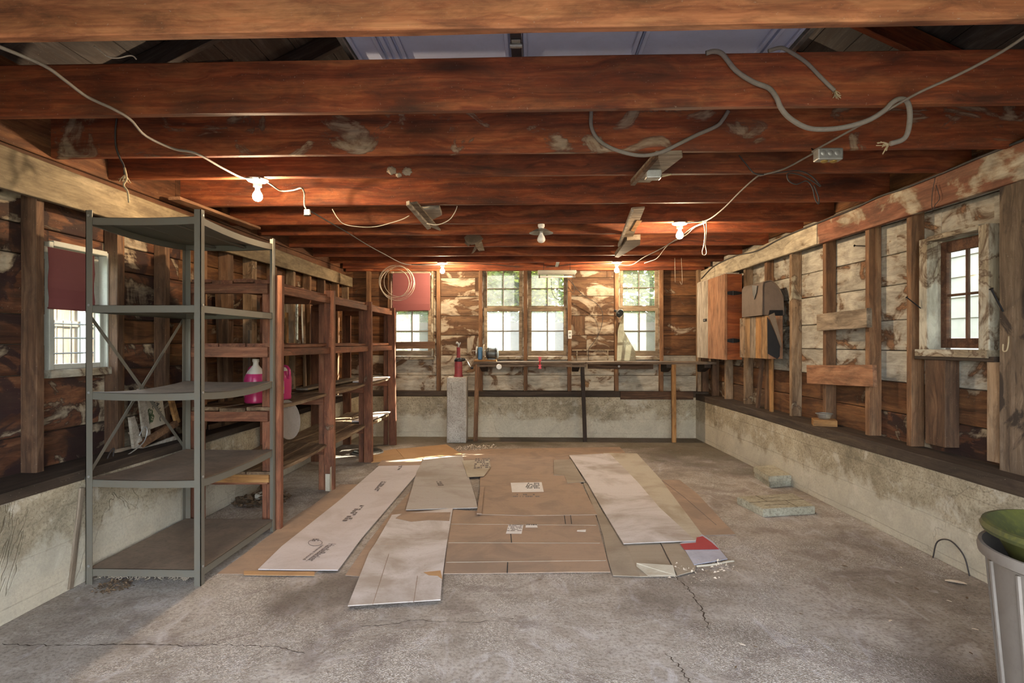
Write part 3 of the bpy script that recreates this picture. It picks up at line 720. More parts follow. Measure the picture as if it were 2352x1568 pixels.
# ---------- outside
gr = put('ground', boxbm(-40, 40, -30, 60, -.35, -.16), M['ground']); tag(gr, kind='structure')
put('driveway', boxbm(-3.2, 3.2, -9, -.62, -.16, -.02), M['floor'], gr)

# ================================================================ OUTSIDE THINGS
def leaf_crown(name, centers, n, size, mat, parent, seed=1, flat=1.0):
    r = random.Random(seed); verts = []; faces = []
    for i in range(n):
        c, rad = r.choice(centers)
        while True:
            q = Vector((r.uniform(-1, 1), r.uniform(-1, 1), r.uniform(-1, 1)))
            if .35 < q.length < 1: break
        p = c + q * rad; s = size * r.uniform(.6, 1.4)
        a = Vector((r.uniform(-1, 1), r.uniform(-1, 1), r.uniform(-.6, .3))).normalized(); b = a.cross(Vector((r.uniform(-1, 1), r.uniform(-1, 1), 1))).normalized()
        k = len(verts); verts += [p, p + a * s * .5 + b * s * .32, p + a * s, p + a * s * .5 - b * s * .32]; faces.append((k, k+1, k+2, k+3))
    me = bpy.data.meshes.new(name); me.from_pydata([tuple(v) for v in verts], [], faces); me.update()
    return tag(put(name, me, mat, parent), kind='stuff')
def tree(label, loc, h, centers, n, size, mat, seed, group='trees behind the garage'):
    t = thing('tree', label, 'tree', loc, 0, group)
    b = Vector(loc); top = b + Vector((.1, .1, h * .8))
    put('trunk', tube([b, b + Vector((.08, 0, h * .3)), b + Vector((-.05, .1, h * .6)), top], .16, 8, 4, r1=.05), M['bark'], t, smooth='all')
    bm = bmesh.new(); r = random.Random(seed)
    for c, rad in centers:
        tube([b + Vector((0, 0, h * .35)), (b + c) / 2 + Vector((0, 0, .2)), c + b * 0], .045, 5, 4, bm, .012)
    put('branches', bm, M['bark'], t, smooth='all')
    leaf_crown('foliage', centers, n, size, mat, t, seed)
V = Vector
tree('broad yellow-green tree filling the two middle back windows', (0.3, 13.5, -.16), 6, [(V((-1.2, 12.8, 3.2)), 1.5), (V((.6, 12.6, 2.9)), 1.4), (V((1.8, 13.4, 3.6)), 1.5), (V((.1, 13.6, 4.6)), 1.7), (V((-.4, 12.2, 2.5)), .8)], 9000, .15, M['leaves'], 3)
tree('green tree behind the far left back window', (-2.9, 13.0, -.16), 5, [(V((-3.0, 12.7, 2.3)), 1.4), (V((-1.9, 13.2, 2.9)), 1.2), (V((-3.8, 13.4, 3.4)), 1.5), (V((-2.6, 12.2, 1.4)), .9)], 7000, .13, M['leaves_dark'], 5)
tree('leafy tree behind the right-hand back window', (3.6, 13.2, -.16), 5, [(V((2.9, 12.4, 3.3)), 1.0), (V((4.2, 13.0, 3.4)), 1.3), (V((3.4, 12.4, 2.0)), .9), (V((2.4, 12.9, 1.6)), .7)], 5500, .13, M['leaves_dark'], 7)
hedge = tag(leaf_crown('hedge', [(V((x, 17.5, z)), 1.6) for x in range(-9, 14, 1) for z in (.6, 2.4, 4.2, 6.0)], 26000, .30, M['leaves_dark'], None, 9), 'tall dense hedge of leaves far behind the garage', 'hedge')
def house(label, x0, x1, y0, y1, h, axis, mat, board_h, group=None):
    t = thing('neighbouring_building', label, 'building', ((x0+x1)/2, (y0+y1)/2, -.16))
    put('wall', boxbm(x0 + .03, x1 - .03, y0 + .03, y1 - .03, -.16, h), mat, t)
    n = int(h / board_h)
    for k in range(n):
        z = k * board_h
        if axis == 'y-': put('clapboard', prism([V((x0, y0, z)), V((x0, y0 + .03, z)), V((x0, y0 + .03, z + board_h)), V((x0, y0 + .018, z + board_h))], x1 - x0, up=V((1, 0, 0))), mat, t)
        elif axis == 'x-': put('clapboard', prism([V((x0, y0, z)), V((x0 + .03, y0, z)), V((x0 + .03, y0, z + board_h)), V((x0 + .018, y0, z + board_h))], y1 - y0, up=V((0, 1, 0))), mat, t)
    put('roof', prism([V((x0 - .3, y0 - .3, h)), V((x1 + .3, y0 - .3, h)), V((x1 + .3, y1 + .3, h)), V((x0 - .3, y1 + .3, h))], .12), M['sheath'], t)
    return t
house('low grey-white clapboard shed seen through the lower panes of the back windows', -2.2, 3.2, 10.3, 10.9, 1.52, 'y-', M['siding_grey'], .13)
house('cream clapboard house close outside the right-hand window', 5.6, 10, -1, 10.0, 5.0, 'x-', M['siding'], .27)
fe = thing('board_fence', 'sunlit tan board fence outside the left window', 'fence', (-7.6, 9, -.16))
for k in range(40):
    y = 5.0 + k * .145
    board('fence_board', (-7.6 + .01 * (k % 2), y, -.15), (-7.6 + .01 * (k % 2), y, 2.25), .138, .02, M['fence'], fe, up=V((0, 1, 0)))
for z in (.35, 1.6): board('rail', (-7.56, 4.9, z), (-7.56, 10.9, z), .09, .04, M['fence'], fe)
for y in (7.0, 9.6): board('post', (-7.53, y, -.16), (-7.53, y, 2.35), .1, .1, M['white_paint'], fe, up=V((0, 1, 0)))
rk = thing('wire_rack', 'black wire rack standing outside the left window', 'rack', (-4.3, 5.0, -.16))
for z in (1.03, 1.2, 1.34, 1.47): put('wire', tube([(-4.3, 4.3, z), (-4.3, 6.3, z)], .008, 5, 1), M['iron'], rk)
for k in range(20): put('wire', tube([(-4.3, 4.35 + .1 * k, .98), (-4.3, 4.35 + .1 * k, 1.5)], .004, 4, 1), M['iron'], rk)
put('basket', boxbm(-4.33, -4.27, 4.3, 6.3, .84, .98, .01), M['iron'], rk)
for y in (4.4, 6.2): put('leg', tube([(-4.3, y, -.16), (-4.3, y, 1.5)], .014, 6, 1), M['iron'], rk)

# ================================================================ BLINDS
def blind(label, fr, u0, u1, z0, z1, n):
    t = thing('roller_blind', label, 'blind', fr.p((u0+u1)/2, n, z0))
    bm = bmesh.new(); seg = 6
    pr = []
    for i in range(seg + 1):
        z = z0 + (z1 - z0) * i / seg; k = n + .004 * math.sin(i * 1.9)
        pr.append([bm.verts.new(fr.p(u, k + q, z)) for u in (u0, u1) for q in (0, .0015)])
    for a, b in zip(pr, pr[1:]):
        for i, j in ((0, 1), (1, 3), (3, 2), (2, 0)): bm.faces.new((a[i], a[j], b[j], b[i]))
    bm.faces.new((pr[0][0], pr[0][1], pr[0][3], pr[0][2])); bm.faces.new((pr[-1][0], pr[-1][1], pr[-1][3], pr[-1][2]))
    bmesh.ops.recalc_face_normals(bm, faces=bm.faces)
    put('blind_fabric', bm, M['shade_red'], t)
    put('roller', tube([fr.p(u0 - .01, n - .018, z1 - .012), fr.p(u1 + .01, n - .018, z1 - .012)], .016, 10, 1), M['cable_white'], t, smooth='all')
    put('hem_bar', tube([fr.p(u0, n, z0), fr.p(u1, n, z0)], .006, 6, 1), M['shade_red'], t)
a = PY(902, 712, 8.12); b = PY(988, 627, 8.12)
blind('dark red roller blind over the top of the far left back window', BS, a.x, b.x, a.z, b.z, .03)
ub = LS.hit(205, 700, -.05)[0]
blind('dark red roller blind on the window of the left wall', LS, lu0 - .05, ub + .04, LS.hit(170, 711, -.05)[1], LS.hit(170, 578, -.05)[1], -.05)

# ================================================================ STEEL SHELVING
SX0, SX1, SY0, SY1 = -2.395, -1.765, 3.075, 3.985
sh = thing('steel_shelving_unit', 'tall grey-green steel shelving unit with five sagging shelves and cross braces', 'shelves', ((SX0+SX1)/2, (SY0+SY1)/2, 0))
def angle_bm(L, w, t_=.0035):
    bm = bmesh.new(); bm_box(bm, 0, w, 0, t_, 0, L); bm_box(bm, 0, t_, 0, w, 0, L)
    bmesh.ops.recalc_face_normals(bm, faces=bm.faces); return bm
for x, y, r in ((SX0, SY0, 0), (SX1, SY0, 90), (SX1, SY1, 180), (SX0, SY1, 270)):
    p = put('post', angle_bm(2.01, .036), M['steel'], sh, T((x, y, 0)) @ R(math.radians(r), 'Z'))
    bm = bmesh.new()
    for z in (.10, .58, 1.03, 1.50, 1.98):
        for dx, dy in ((.018, -.004), ):
            lathe([(.0, -.003), (.007, -.003), (.007, .0), (.0, .001)], 8, bm=bm, M=T((dx, dy, z)) @ R(math.pi/2, 'X'))
    tag(put('bolts', bm, M['galv'], p, T((x, y, 0)) @ R(math.radians(r), 'Z')), kind='stuff')
for z, m, sag in ((1.975, 'steel', .025), (1.50, 'steel', .0), (1.035, 'shelf_dust', .03), (.565, 'shelf_dust', .018), (.085, 'shelf_dust', .0)):
    bm = bmesh.new(); nx, ny = 6, 8; g = []
    for i in range(nx + 1):
        row = []
        for j in range(ny + 1):
            x = SX0 + .006 + (SX1 - SX0 - .012) * i / nx; y = SY0 + .006 + (SY1 - SY0 - .012) * j / ny
            kx = 4 * (i/nx) * (1 - i/nx); ky = 4 * (j/ny) * (1 - j/ny)
            row.append((x, y, -sag * (.5 * kx * .6 + .75 * ky)))
        g.append(row)
    top = [[bm.verts.new((x, y, dz)) for x, y, dz in r_] for r_ in g]; bot = [[bm.verts.new((x, y, dz - .002)) for x, y, dz in r_] for r_ in g]
    for i in range(nx):
        for j in range(ny):
            bm.faces.new((top[i][j], top[i+1][j], top[i+1][j+1], top[i][j+1])); bm.faces.new((bot[i][j], bot[i][j+1], bot[i+1][j+1], bot[i+1][j]))
    edge = [(i, 0) for i in range(nx)] + [(nx, j) for j in range(ny)] + [(i, ny) for i in range(nx, 0, -1)] + [(0, j) for j in range(ny, 0, -1)]
    for (i, j), (k, l) in zip(edge, edge[1:] + edge[:1]): bm.faces.new((top[i][j], bot[i][j], bot[k][l], top[k][l]))
    bmesh.ops.recalc_face_normals(bm, faces=bm.faces)
    s_ = put('shelf', bm, M[m], sh, T((0, 0, z)), smooth=True)
    lips = bmesh.new(); H = .040
    cx_, cy_ = (SX0+SX1)/2, (SY0+SY1)/2
    for (i, j), (k, l) in zip(edge, edge[1:] + edge[:1]):
        a, b = V(g[i][j]), V(g[k][l]); inw = V((cx_ - (a.x+b.x)/2 if abs(a.x-b.x) < 1e-4 else 0, cy_ - (a.y+b.y)/2 if abs(a.y-b.y) < 1e-4 else 0, 0)).normalized() * .002
        vs = [lips.verts.new(p) for p in (a, b, b + inw, a + inw, a - V((0,0,H)), b - V((0,0,H)), b + inw - V((0,0,H)), a + inw - V((0,0,H)))]
        for f in ((0,1,2,3),(4,7,6,5),(0,4,5,1),(3,2,6,7)): lips.faces.new([vs[q] for q in f])
        in2 = inw * 8; vs = [lips.verts.new(p) for p in (a - V((0,0,H)), b - V((0,0,H)), b + in2 - V((0,0,H)), a + in2 - V((0,0,H)))]; lips.faces.new(vs)
    put('shelf_lip', lips, M['steel'], s_, T((0, 0, z)))
    if z > 1.4:
        for x in (SX0 + .21, SX0 + .42):
            put('stiffener', boxbm(x - .014, x + .014, SY0 + .01, SY1 - .01, -.018, -.003, .004), M['steel'], s_, T((0, 0, z - sag * .5)))
def strap(a, b, w, th, mat, parent, name='brace', up=V((0, 0, 1))): return board(name, a, b, w, th, mat, parent, up=up, ch=.0008)
strap((SX0 - .004, SY0 + .01, 1.47), (SX0 - .004, SY1 - .01, .58), .022, .003, M['steel'], sh)
strap((SX0 - .009, SY0 + .01, .56), (SX0 - .009, SY1 - .01, 1.46), .022, .003, M['steel'], sh)
bm = bmesh.new(); r = random.Random(4)
for k in range(60):      # lint hanging under the bottom shelf and debris below it
    x = r.uniform(SX0 + .05, SX1 - .05); L = r.uniform(.004, .022)
    tube([(x, SY0 + .012, .046), (x + r.uniform(-.015, .015), SY0 + .012, .046 - L * .6), (x + r.uniform(-.02, .02), SY0 + .01, .046 - L)], .0022, 4, 2, bm)
tag(put('lint', bm, M['dust'], sh), kind='stuff')

# ================================================================ WOODEN SHELVING
wsx = -1.785; WY = [4.045, 5.13, 6.33, 7.40]
ws_ = thing('wooden_shelving_unit', 'long open shelving unit knocked together from red-brown lumber along the left wall', 'shelves', (-2.1, 5.7, 0))
tops = [1.765, 1.755, 1.74, 1.735]
for k, y in enumerate(WY):
    lean = .01 * (k - 1)
    board('post', (wsx + lean, y, 0), (wsx, y, tops[k]), .045, .09 if k else .10, M['shelf_wood'], ws_, up=V((0, 1, 0)), seg=5, jit=.0025)
    board('post', (wsx - .072, y + .012, 0 if k else .02), (wsx - .072, y + .012, tops[k] - .03), .04, .05, M['shelf_wood'], ws_, up=V((0, 1, 0)), seg=4, jit=.002)
    board('post', (-2.36, y + .02, .0), (-2.36, y + .02, 1.70), .045, .10, M['shelf_wood'], ws_, up=V((0, 1, 0)), seg=4, jit=.002)
for lv, (zt, wide) in enumerate(((1.735, 4), (1.295, 3), (.85, 3), (.415, 3))):
    for k, y in enumerate(WY):
        zz_ = zt - .03
        board('crosspiece', (-2.37, y - .03, zz_ - .032), (wsx - .04, y - .03, zz_ - .032), .07, .038, M['shelf_wood'], ws_, seg=3, jit=.003)
    if lv in (0, 1):
        for (y0, y1) in zip(WY, WY[1:]):
            board('front_rail', (wsx + .0, y0 + .02, zt - .065), (wsx + .0, y1 - .02, zt - .065), .055, .03, M['shelf_wood'], ws_, seg=3, jit=.002)
    x = -2.36
    ws = [.14, .145, .14, .12] if lv == 0 else [.19, .185, .17]
    for j, w_ in enumerate(ws):
        sp = [(3.995, 5.15), (5.153, 6.36), (6.363, 7.44)] if lv >= 2 else ([(3.995, 6.36), (6.363, 7.44)] if j % 2 else [(3.995, 5.15), (5.153, 7.44)])
        for a_, b_ in sp:
            dzj = random.Random(lv * 10 + j).uniform(-.006, .006)
            board('shelf_board', (x + w_/2, a_, zt - .014 + dzj), (x + w_/2, b_, zt - .014 + dzj), .024, w_ - .004, M['shelf_board'] if lv > 1 else M['shelf_wood'], ws_, up=V((0, 0, 1)), seg=6, jit=.003, sag=(.02 if lv == 3 else .01))
        x += w_ + .006
board('paint_patch', (wsx + .024, 5.10, .0), (wsx + .024, 5.10, .21), .05, .003, M['board_cream'], ws_, up=V((0, 1, 0)))
board('paint_patch', (wsx - .002, 5.083, .0), (wsx - .002, 5.083, .15), .04, .003, M['board_cream'], ws_, up=V((1, 0, 0)))
board('crosspiece', (-2.30, 4.005, .36), (wsx - .03, 4.005, .36), .055, .03, M['orange_wood'], ws_, seg=3, jit=.002)

# ---- things on and around the wooden shelves
def jug(label, loc, rz, fill):
    t = thing('antifreeze_jug', label, 'jug', loc, rz, 'gallon jugs of pink antifreeze')
    sc = 1.0
    def body(s0, z0, z1, inset=0.0):
        prof = [(.0, .0), (.062, .0), (.073, .008), (.076, .03), (.072, .045), (.076, .06), (.077, .165), (.071, .195), (.055, .23), (.036, .258), (.022, .275), (.019, .285), (.019, .302)]
        pr = []
        for r_, z in prof:
            if z < z0: continue
            if z > z1: break
            pr.append((max(0, r_ - inset), z))
        last = [q for q in prof if q[1] > z1]
        if last:
            p0 = [q for q in prof if q[1] <= z1][-1]; k = (z1 - p0[1]) / (last[0][1] - p0[1]); pr.append((p0[0] + (last[0][0] - p0[0]) * k - inset, z1))
        if z0 > 0:
            pp = [q for q in prof if q[1] <= z0][-1]; nn = [q for q in prof if q[1] > z0][0]; k = (z0 - pp[1]) / (nn[1] - pp[1]); pr = [(pp[0] + (nn[0] - pp[0]) * k, z0)] + pr
        bm = lathe(pr, 24)
        for v in bm.verts:      # squarish in plan
            a = math.atan2(v.co.y, v.co.x); k = 1 + .09 * (1 - abs(math.cos(2 * a)) ) * min(1, (math.hypot(v.co.x, v.co.y)) / .07)
            v.co.x *= k; v.co.y *= k
        return bm
    M0 = T(loc) @ R(rz, 'Z')
    put('jug_body', body(1, 0, fill), M['pink'], t, M0, smooth=True)
    put('neck', body(1, fill, .31), M['jug'], t, M0, smooth=True)
    put('cap', lathe([(0, .300), (.023, .300), (.024, .303), (.024, .320), (.022, .323), (0, .323)], 18, M=T((0, 0, 0))), M['jug'], t, M0, smooth=True)
    put('handle', tube([(.03, 0, .262), (.060, 0, .258), (.082, 0, .235), (.088, 0, .20), (.080, 0, .165)], .011, 8, 4), M['pink'], t, M0, smooth='all')
    lb = put('label', boxbm(-.045, .045, -.0835, -.0825, .055, .15, 0), M['jug'], t, M0 @ R(.5, 'Z'))
    put('label_band', boxbm(-.045, .045, -.0845, -.0835, .085, .105, 0), M['yellow_print'], lb, M0 @ R(.5, 'Z'))
    put('label_print', boxbm(-.04, .04, -.0845, -.0835, .060, .080, 0), M['ink_black'], lb, M0 @ R(.5, 'Z'))
    return t
p1 = PY(592, 905, 4.28); p2 = PY(650, 905, 4.55)
jug('pink antifreeze jug on the wooden shelf, left of the post and nearest the camera', (p1.x, 4.25, .855), 2.6, .215)
jug('pink antifreeze jug on the wooden shelf with yellow banded label, right of the post', (p2.x, 4.5, .855), -.3, .225)
lid = put('round_lid', lathe([(0, 0), (.13, 0), (.145, .006), (.15, .012), (.147, .016), (.13, .008), (0, .006)], 40), M['cable_grey'], None, T((-1.84, 4.35, .72)) @ R(math.radians(80), 'Y') @ R(.2, 'X'), smooth=True)
tag(lid, 'round metal lid hanging on edge under the shelf that holds the pink jugs', 'lid')
put('hook', tube([(-1.83, 4.35, .84), (-1.83, 4.35, .81)], .003, 5, 1), M['galv'], lid)

def lath(i, u, h, w_, m, lean, label, grp='laths standing against the left wall'):
    a = LS.p(u, .03, .61); b = LS.p(u + lean, .01, .61 + h)
    o = board('lath', a, b, .022, w_, M[m], None, up=LS.N, seg=4, jit=.002); tag(o, label, 'lath', grp)
GL = 'narrow wooden lath standing against the left wall behind the wooden shelves'
rr = random.Random(8)
for i, (u_, h_, w_, m_, ln_, lb_) in enumerate(((4.28, .9, .05, 'stud_grey', .03, 'grey lath behind the first bay of the wooden shelves, nearest the camera'), (4.78, 1.2, .06, 'stud_dark', -.03, 'tall dark lath behind the first bay of the wooden shelves'),
        (5.24, .8, .035, 'grey_wood', .05, 'short grey lath just before the second wooden post'), (5.62, 1.25, .05, 'stud', 0, 'tall brown lath behind the second bay of the wooden shelves'), (6.05, 1.0, .045, 'orange_wood', .02, 'orange lath behind the second bay of the wooden shelves'),
        (6.52, 1.3, .05, 'stud_grey', -.04, 'tall grey lath just past the third wooden post'), (6.98, .85, .06, 'stud', .03, 'brown lath behind the last bay of the wooden shelves'), (7.45, 1.15, .04, 'grey_wood', 0, 'thin grey lath at the far end of the wooden shelves, by the back corner'))):
    lath(i, u_, h_, w_, m_, ln_, lb_)
# pale boards lying on the lower shelves
for (a, b, z, w_, m, lb) in (((818, 952), (885, 946), .415, .18, 'board_white_clean', 'pale board sticking off the lowest shelf near the far post'), ((800, 880), (884, 868), .85, .16, 'board_white_clean', 'pale board lying on the waist-high shelf near the far post')):
    A = V((-1.90, 6.42, z + .014)); B = V((-1.86, 7.32, z + .014)); tag(board('loose_board', A, B, .014, w_, M[m], None, up=V((0, 0, 1)), seg=3, jit=.004), lb, 'board')
tag(board('loose_board', (-2.1, 5.3, .872), (-2.06, 6.9, .873), .018, .11, M['grey_wood'], None, seg=4, jit=.003), 'long grey board lying along the waist-high wooden shelf', 'board')
c = thing('spray_lamp', 'silver and dark red cylinder hanging at the far end of the wooden shelves', 'lamp', PY(902, 748, 7.5))
P_ = PY(902, 750, 7.5)
put('metal_body', lathe([(0, 0), (.022, 0), (.026, .008), (.026, .10), (0, .10)], 16), M['galv'], c, T(P_), smooth=True)
put('sleeve', lathe([(0, .10), (.034, .10), (.036, .115), (.036, .175), (.024, .20), (0, .20)], 16), M['red_paint'], c, T(P_), smooth=True)
put('hook', tube([P_ + V((0, 0, .2)), P_ + V((.01, 0, .23)), P_ + V((0, .05, .25))], .003, 5, 3), M['iron'], c)
hc = thing('hubcap', 'round dark metal pan lying on the floor by the last wooden posts', 'pan', (-1.93, 6.85, 0))
put('pan_body', lathe([(0, .012), (.10, .010), (.125, .028), (.16, .030), (.175, .018), (.18, .004), (.17, 0), (0, 0)], 36), M['motor'], hc, T((-1.93, 6.85, .001)), smooth=True)
put('rim', lathe([(.172, .019), (.182, .012), (.184, .003), (.180, .003), (.176, .012)], 36, cap=False), M['galv'], hc, T((-1.93, 6.85, .001)), smooth=True)

# ---- left ledge: crate with lettering, leaning boards
def wall_txt(body, size, mat, parent, Mx, ext=.0004, name='lettering'):
    cu = bpy.data.curves.new(name, 'FONT'); cu.body = body; cu.size = size; cu.extrude = ext; cu.align_x = 'CENTER'; cu.align_y = 'CENTER'
    tmp = bpy.data.objects.new('tmp', cu); COL.objects.link(tmp); dg = bpy.context.evaluated_depsgraph_get()
    me = bpy.data.meshes.new_from_object(tmp.evaluated_get(dg)); bpy.data.objects.remove(tmp)
    me.materials.clear(); me.name = name
    return put(name, me, mat, parent, Mx)
def LP(px, py, n): u, z = LS.hit(px, py, n); return LS.p(u, n, z)
def plank4(name, q, n, th, mat, parent, lift=0):
    P4 = [LP(x, y, n) for x, y in q]
    return put(name, prism(P4, th, up=LS.N), mat, parent)
cr = thing('lettered_crate', 'broken wooden crate with black lettering and a four-leaf clover, standing tilted on the left ledge', 'crate', LP(345, 1022, .05))
plank4('side_slat', [(313, 893), (330, 893), (343, 1003), (326, 1003)], .06, .012, M['cabinet_grey'], cr)
sg = plank4('sign_panel', [(314, 893), (366, 893), (378, 972), (324, 992)], .045, .012, M['board_cream'], cr)
plank4('bottom_slat', [(310, 1018), (400, 965), (406, 976), (322, 1028)], .075, .02, M['stud'], cr)
plank4('bottom_slat', [(318, 1031), (402, 999), (403, 1010), (330, 1040)], .06, .014, M['cabinet_grey'], cr)
plank4('side_slat', [(293, 958), (303, 955), (326, 1028), (302, 1030)], .075, .018, M['cabinet_grey'], cr)
plank4('side_slat', [(378, 893), (388, 893), (409, 968), (400, 975)], .075, .018, M['orange_wood'], cr)
def LM(px, py, n, rot):        # frame lying in the left wall plane: x runs down the sign
    x = (LS.p(0, 0, 0) * 0 + LS.U * math.cos(rot) + V((0, 0, 1)) * math.sin(rot)); z = LS.N; y = z.cross(x)
    return T(LP(px, py, n)) @ Matrix((x, y, z)).transposed().to_4x4()
RT = math.radians(-68)
wall_txt('VES', .045, M['ink_black'], sg, LM(324, 928, .0595, RT))
wall_txt('ME', .055, M['ink_black'], sg, LM(352, 927, .0595, RT))
wall_txt('4-H C', .055, M['ink_black'], sg, LM(366, 945, .0595, RT))
bm = bmesh.new()
Mc = LM(342, 957, .0585, RT)
for k in range(4):
    a = math.pi/4 + k * math.pi/2; pts = []
    for i in range(20):
        th = -math.pi + 2*math.pi*i/20; rr_ = .030 * (1 - .35 * max(0, math.cos(th)) ** 6)
        lx, ly = .032 + rr_ * math.cos(th) * .95, rr_ * math.sin(th) * .95
        pts.append(Mc @ V((lx * math.cos(a) - ly * math.sin(a), lx * math.sin(a) + ly * math.cos(a), 0)))
    prism(pts, .0008, bm, LS.N)
cl = put('clover', bm, plain('dark green print', (.05, .07, .03), .9, 0, .1), sg)
for k in range(4):
    a = math.pi/4 + k * math.pi/2
    wall_txt('H', .035, M['board_cream'], sg, Mc @ T((.034 * math.cos(a), .034 * math.sin(a), .001)) @ R(a - math.pi/2, 'Z'), name='letter')
wr = thing('bent_wire', 'bent shiny wire lying over the lettered crate', 'wire', LP(330, 1005, .11))
put('wire', tube([LP(*p) for p in ((250, 1080, .12), (270, 1058, .12), (300, 1040, .12), (330, 1015, .12), (338, 990, .12), (334, 980, .12), (328, 985, .12), (320, 1000, .12))], .004, 6, 5), M['galv'], wr, smooth='all')
cw = tag(put('tangled_wire', tube([LP(*p) for p in ((225, 1060, .1), (222, 1085, .1), (240, 1090, .12), (262, 1080, .12), (245, 1065, .1), (252, 1040, .08), (262, 1030, .06), (258, 1070, .1), (275, 1085, .12))], .004, 6, 5), M['cable_dark'], None, smooth='all'), 'tangle of thin dark wire on the ledge beside the steel shelving', 'wire')
a = PZ(157, 1354, 0); b = LF.p(LF.hit(193, 1120, .02)[0], .008, LF.hit(193, 1120, .02)[1])
tag(board('leaning_stake', V((a.x + .012, a.y, .006)), b, .035, .012, M['grey_wood'], None, up=V((0, 1, 0)), seg=4, jit=.002), 'thin grey stake leaning against the left foundation wall', 'stake')
for (pts, w_, m, lb) in ((((300, 995), (420, 900)), .03, 'grey_wood', 'thin lath leaning diagonally behind the lettered crate'), (((265, 1048), (300, 1040)), .02, 'grey_wood', 'short stick lying on the ledge left of the lettered crate'), (((480, 985), (620, 945)), .04, 'stud_dark', 'dark lath lying on the left ledge behind the first wooden post')):
    A, B = LP(*pts[0], .03), LP(*pts[1], .03); A.z = max(A.z, .625); B.z = max(B.z, .625)
    tag(board('stick', A, B, w_, .015, M[m], None, up=LS.N if abs(A.z-B.z) > .05 else V((0,0,1)), seg=3, jit=.003), lb, 'lath')
# plank up under the joists
a, b = PZ(400, 455, 2.328), PZ(588, 524, 2.328)
tag(board('loose_plank', a, b, .022, .09, M['cabinet_orange'], None, up=V((0, 0, 1)), seg=5, jit=.002), 'long narrow plank fixed under the joists above the steel shelving', 'plank')
# debris heap and cup under the shelves
r = random.Random(12)
def heap(name, label, cat, c, rad, n, mat, size=.03, hgt=.03):
    verts = []; faces = []
    for i in range(n):
        a = r.uniform(0, 2*math.pi); d = rad * math.sqrt(r.random()); p = V((c[0] + d * math.cos(a), c[1] + d * math.sin(a), c[2] + r.uniform(.003, hgt) * (1 - d/rad) + .004))
        q = V((r.uniform(-1, 1), r.uniform(-1, 1), r.uniform(-.35, .35))).normalized(); w = q.cross(V((0, 0, 1))).normalized(); s = size * r.uniform(.4, 1.2)
        k = len(verts); verts += [p, p + q * s * .5 + w * s * .3 + V((0, 0, .006)), p + q * s, p + q * s * .5 - w * s * .3]; faces.append((k, k+1, k+2, k+3))
    for v in verts: v.z = max(v.z, c[2] + .002)
    me = bpy.data.meshes.new(name); me.from_pydata([tuple(v) for v in verts], [], faces); me.update()
    return tag(put(name, me, mat), label, cat, kind='stuff')
d1 = PZ(585, 1125, 0)
heap('leaf_litter', 'heap of dry dark leaves on the floor under the wooden shelves', 'leaves', (-2.22, 4.75, 0), .22, 380, M['leaf_dry'], .05, .09)
heap('debris', 'lint and crumbs on the floor under the front of the steel shelving', 'debris', (PZ(262, 1348, 0).x, PZ(262, 1348, 0).y, 0), .09, 160, M['leaf_dry'], .022, .02)
cp = PZ(597, 1158, 0)
cup = put('plastic_cup', lathe([(.022, 0), (.025, .002), (.036, .085), (.038, .088), (.036, .09), (.034, .085), (.023, .005), (0, .004)], 20, cap=False), M['jug'], None, T((cp.x - .08, cp.y + .1, .036)) @ R(math.radians(80), 'Y') @ R(.6, 'Z'), smooth=True)
tag(cup, 'small milky plastic cup lying on its side by the dry leaves', 'cup')

# ================================================================ WORKBENCH
bzt = 1.045
wb_ = thing('workbench', 'long narrow dark workbench along the back wall under the windows', 'workbench', (.7, 7.9, 0))
xb0 = PY(1087, 833, 7.68).x; xb1 = PY(1645, 833, 7.68).x
xm = PY(1345, 833, 7.68).x
board('worktop', (xb0, 7.88, bzt - .016), (xm, 7.88, bzt - .016), .03, .42, M['bench'], wb_, seg=8, jit=.002)
board('worktop', (xm + .003, 7.88, bzt - .014), (xb1, 7.88, bzt - .014), .03, .42, M['bench'], wb_, seg=8, jit=.002)
board('front_rail', (xb0 + .05, 7.685, bzt - .05), (xm, 7.685, bzt - .05), .03, .02, M['bench'], wb_, seg=5, jit=.003)
board('back_rail', (PY(1350, 840, 8.03).x, 8.03, .985), (PY(1500, 840, 8.03).x, 8.03, .985), .09, .03, M['stud_dark'], wb_, seg=4, jit=.003)
for px, pxt, m, w_ in ((1092, 1097, 'stud', .055), (1344, 1337, 'black_wood', .05), (1548, 1546, 'orange_wood', .055)):
    ft = PY(px, 1010, 7.72); tp = PY(pxt, 840, 7.72)
    lg = board('leg', (ft.x, 7.72, 0), (tp.x, 7.70, bzt - .032), .045, w_, M[m], wb_, up=V((0, 1, 0)), seg=4, jit=.002); 
for px in (1112, 1322, 1530, 1615):
    x = PY(px, 848, 7.9).x
    put('bracket', prism([V((x - .04, 7.70, bzt - .032)), V((x - .04, 8.04, bzt - .032)), V((x - .04, 8.04, bzt - .14)), V((x - .04, 7.95, bzt - .14)), V((x - .04, 7.70, bzt - .075))], .08, up=V((1, 0, 0))), M['black_wood'], wb_)
x = PY(1422, 843, 8.0).x
put('washer', lathe([(.006, 0), (.014, 0), (.014, .005), (.006, .005)], 16, cap=False, M=T((x, 8.012, .975)) @ R(math.pi/2, 'X')), M['porcelain'], wb_)
# strip and short ledge board nailed across the far left window
A = PY(899, 793, 8.11); B = PY(999, 792, 8.11)
tag(board('nailed_board', A, B, .095, .022, M['stud_dark'], None, seg=4, jit=.003), 'dark board nailed across the lower sash of the far left back window', 'board')
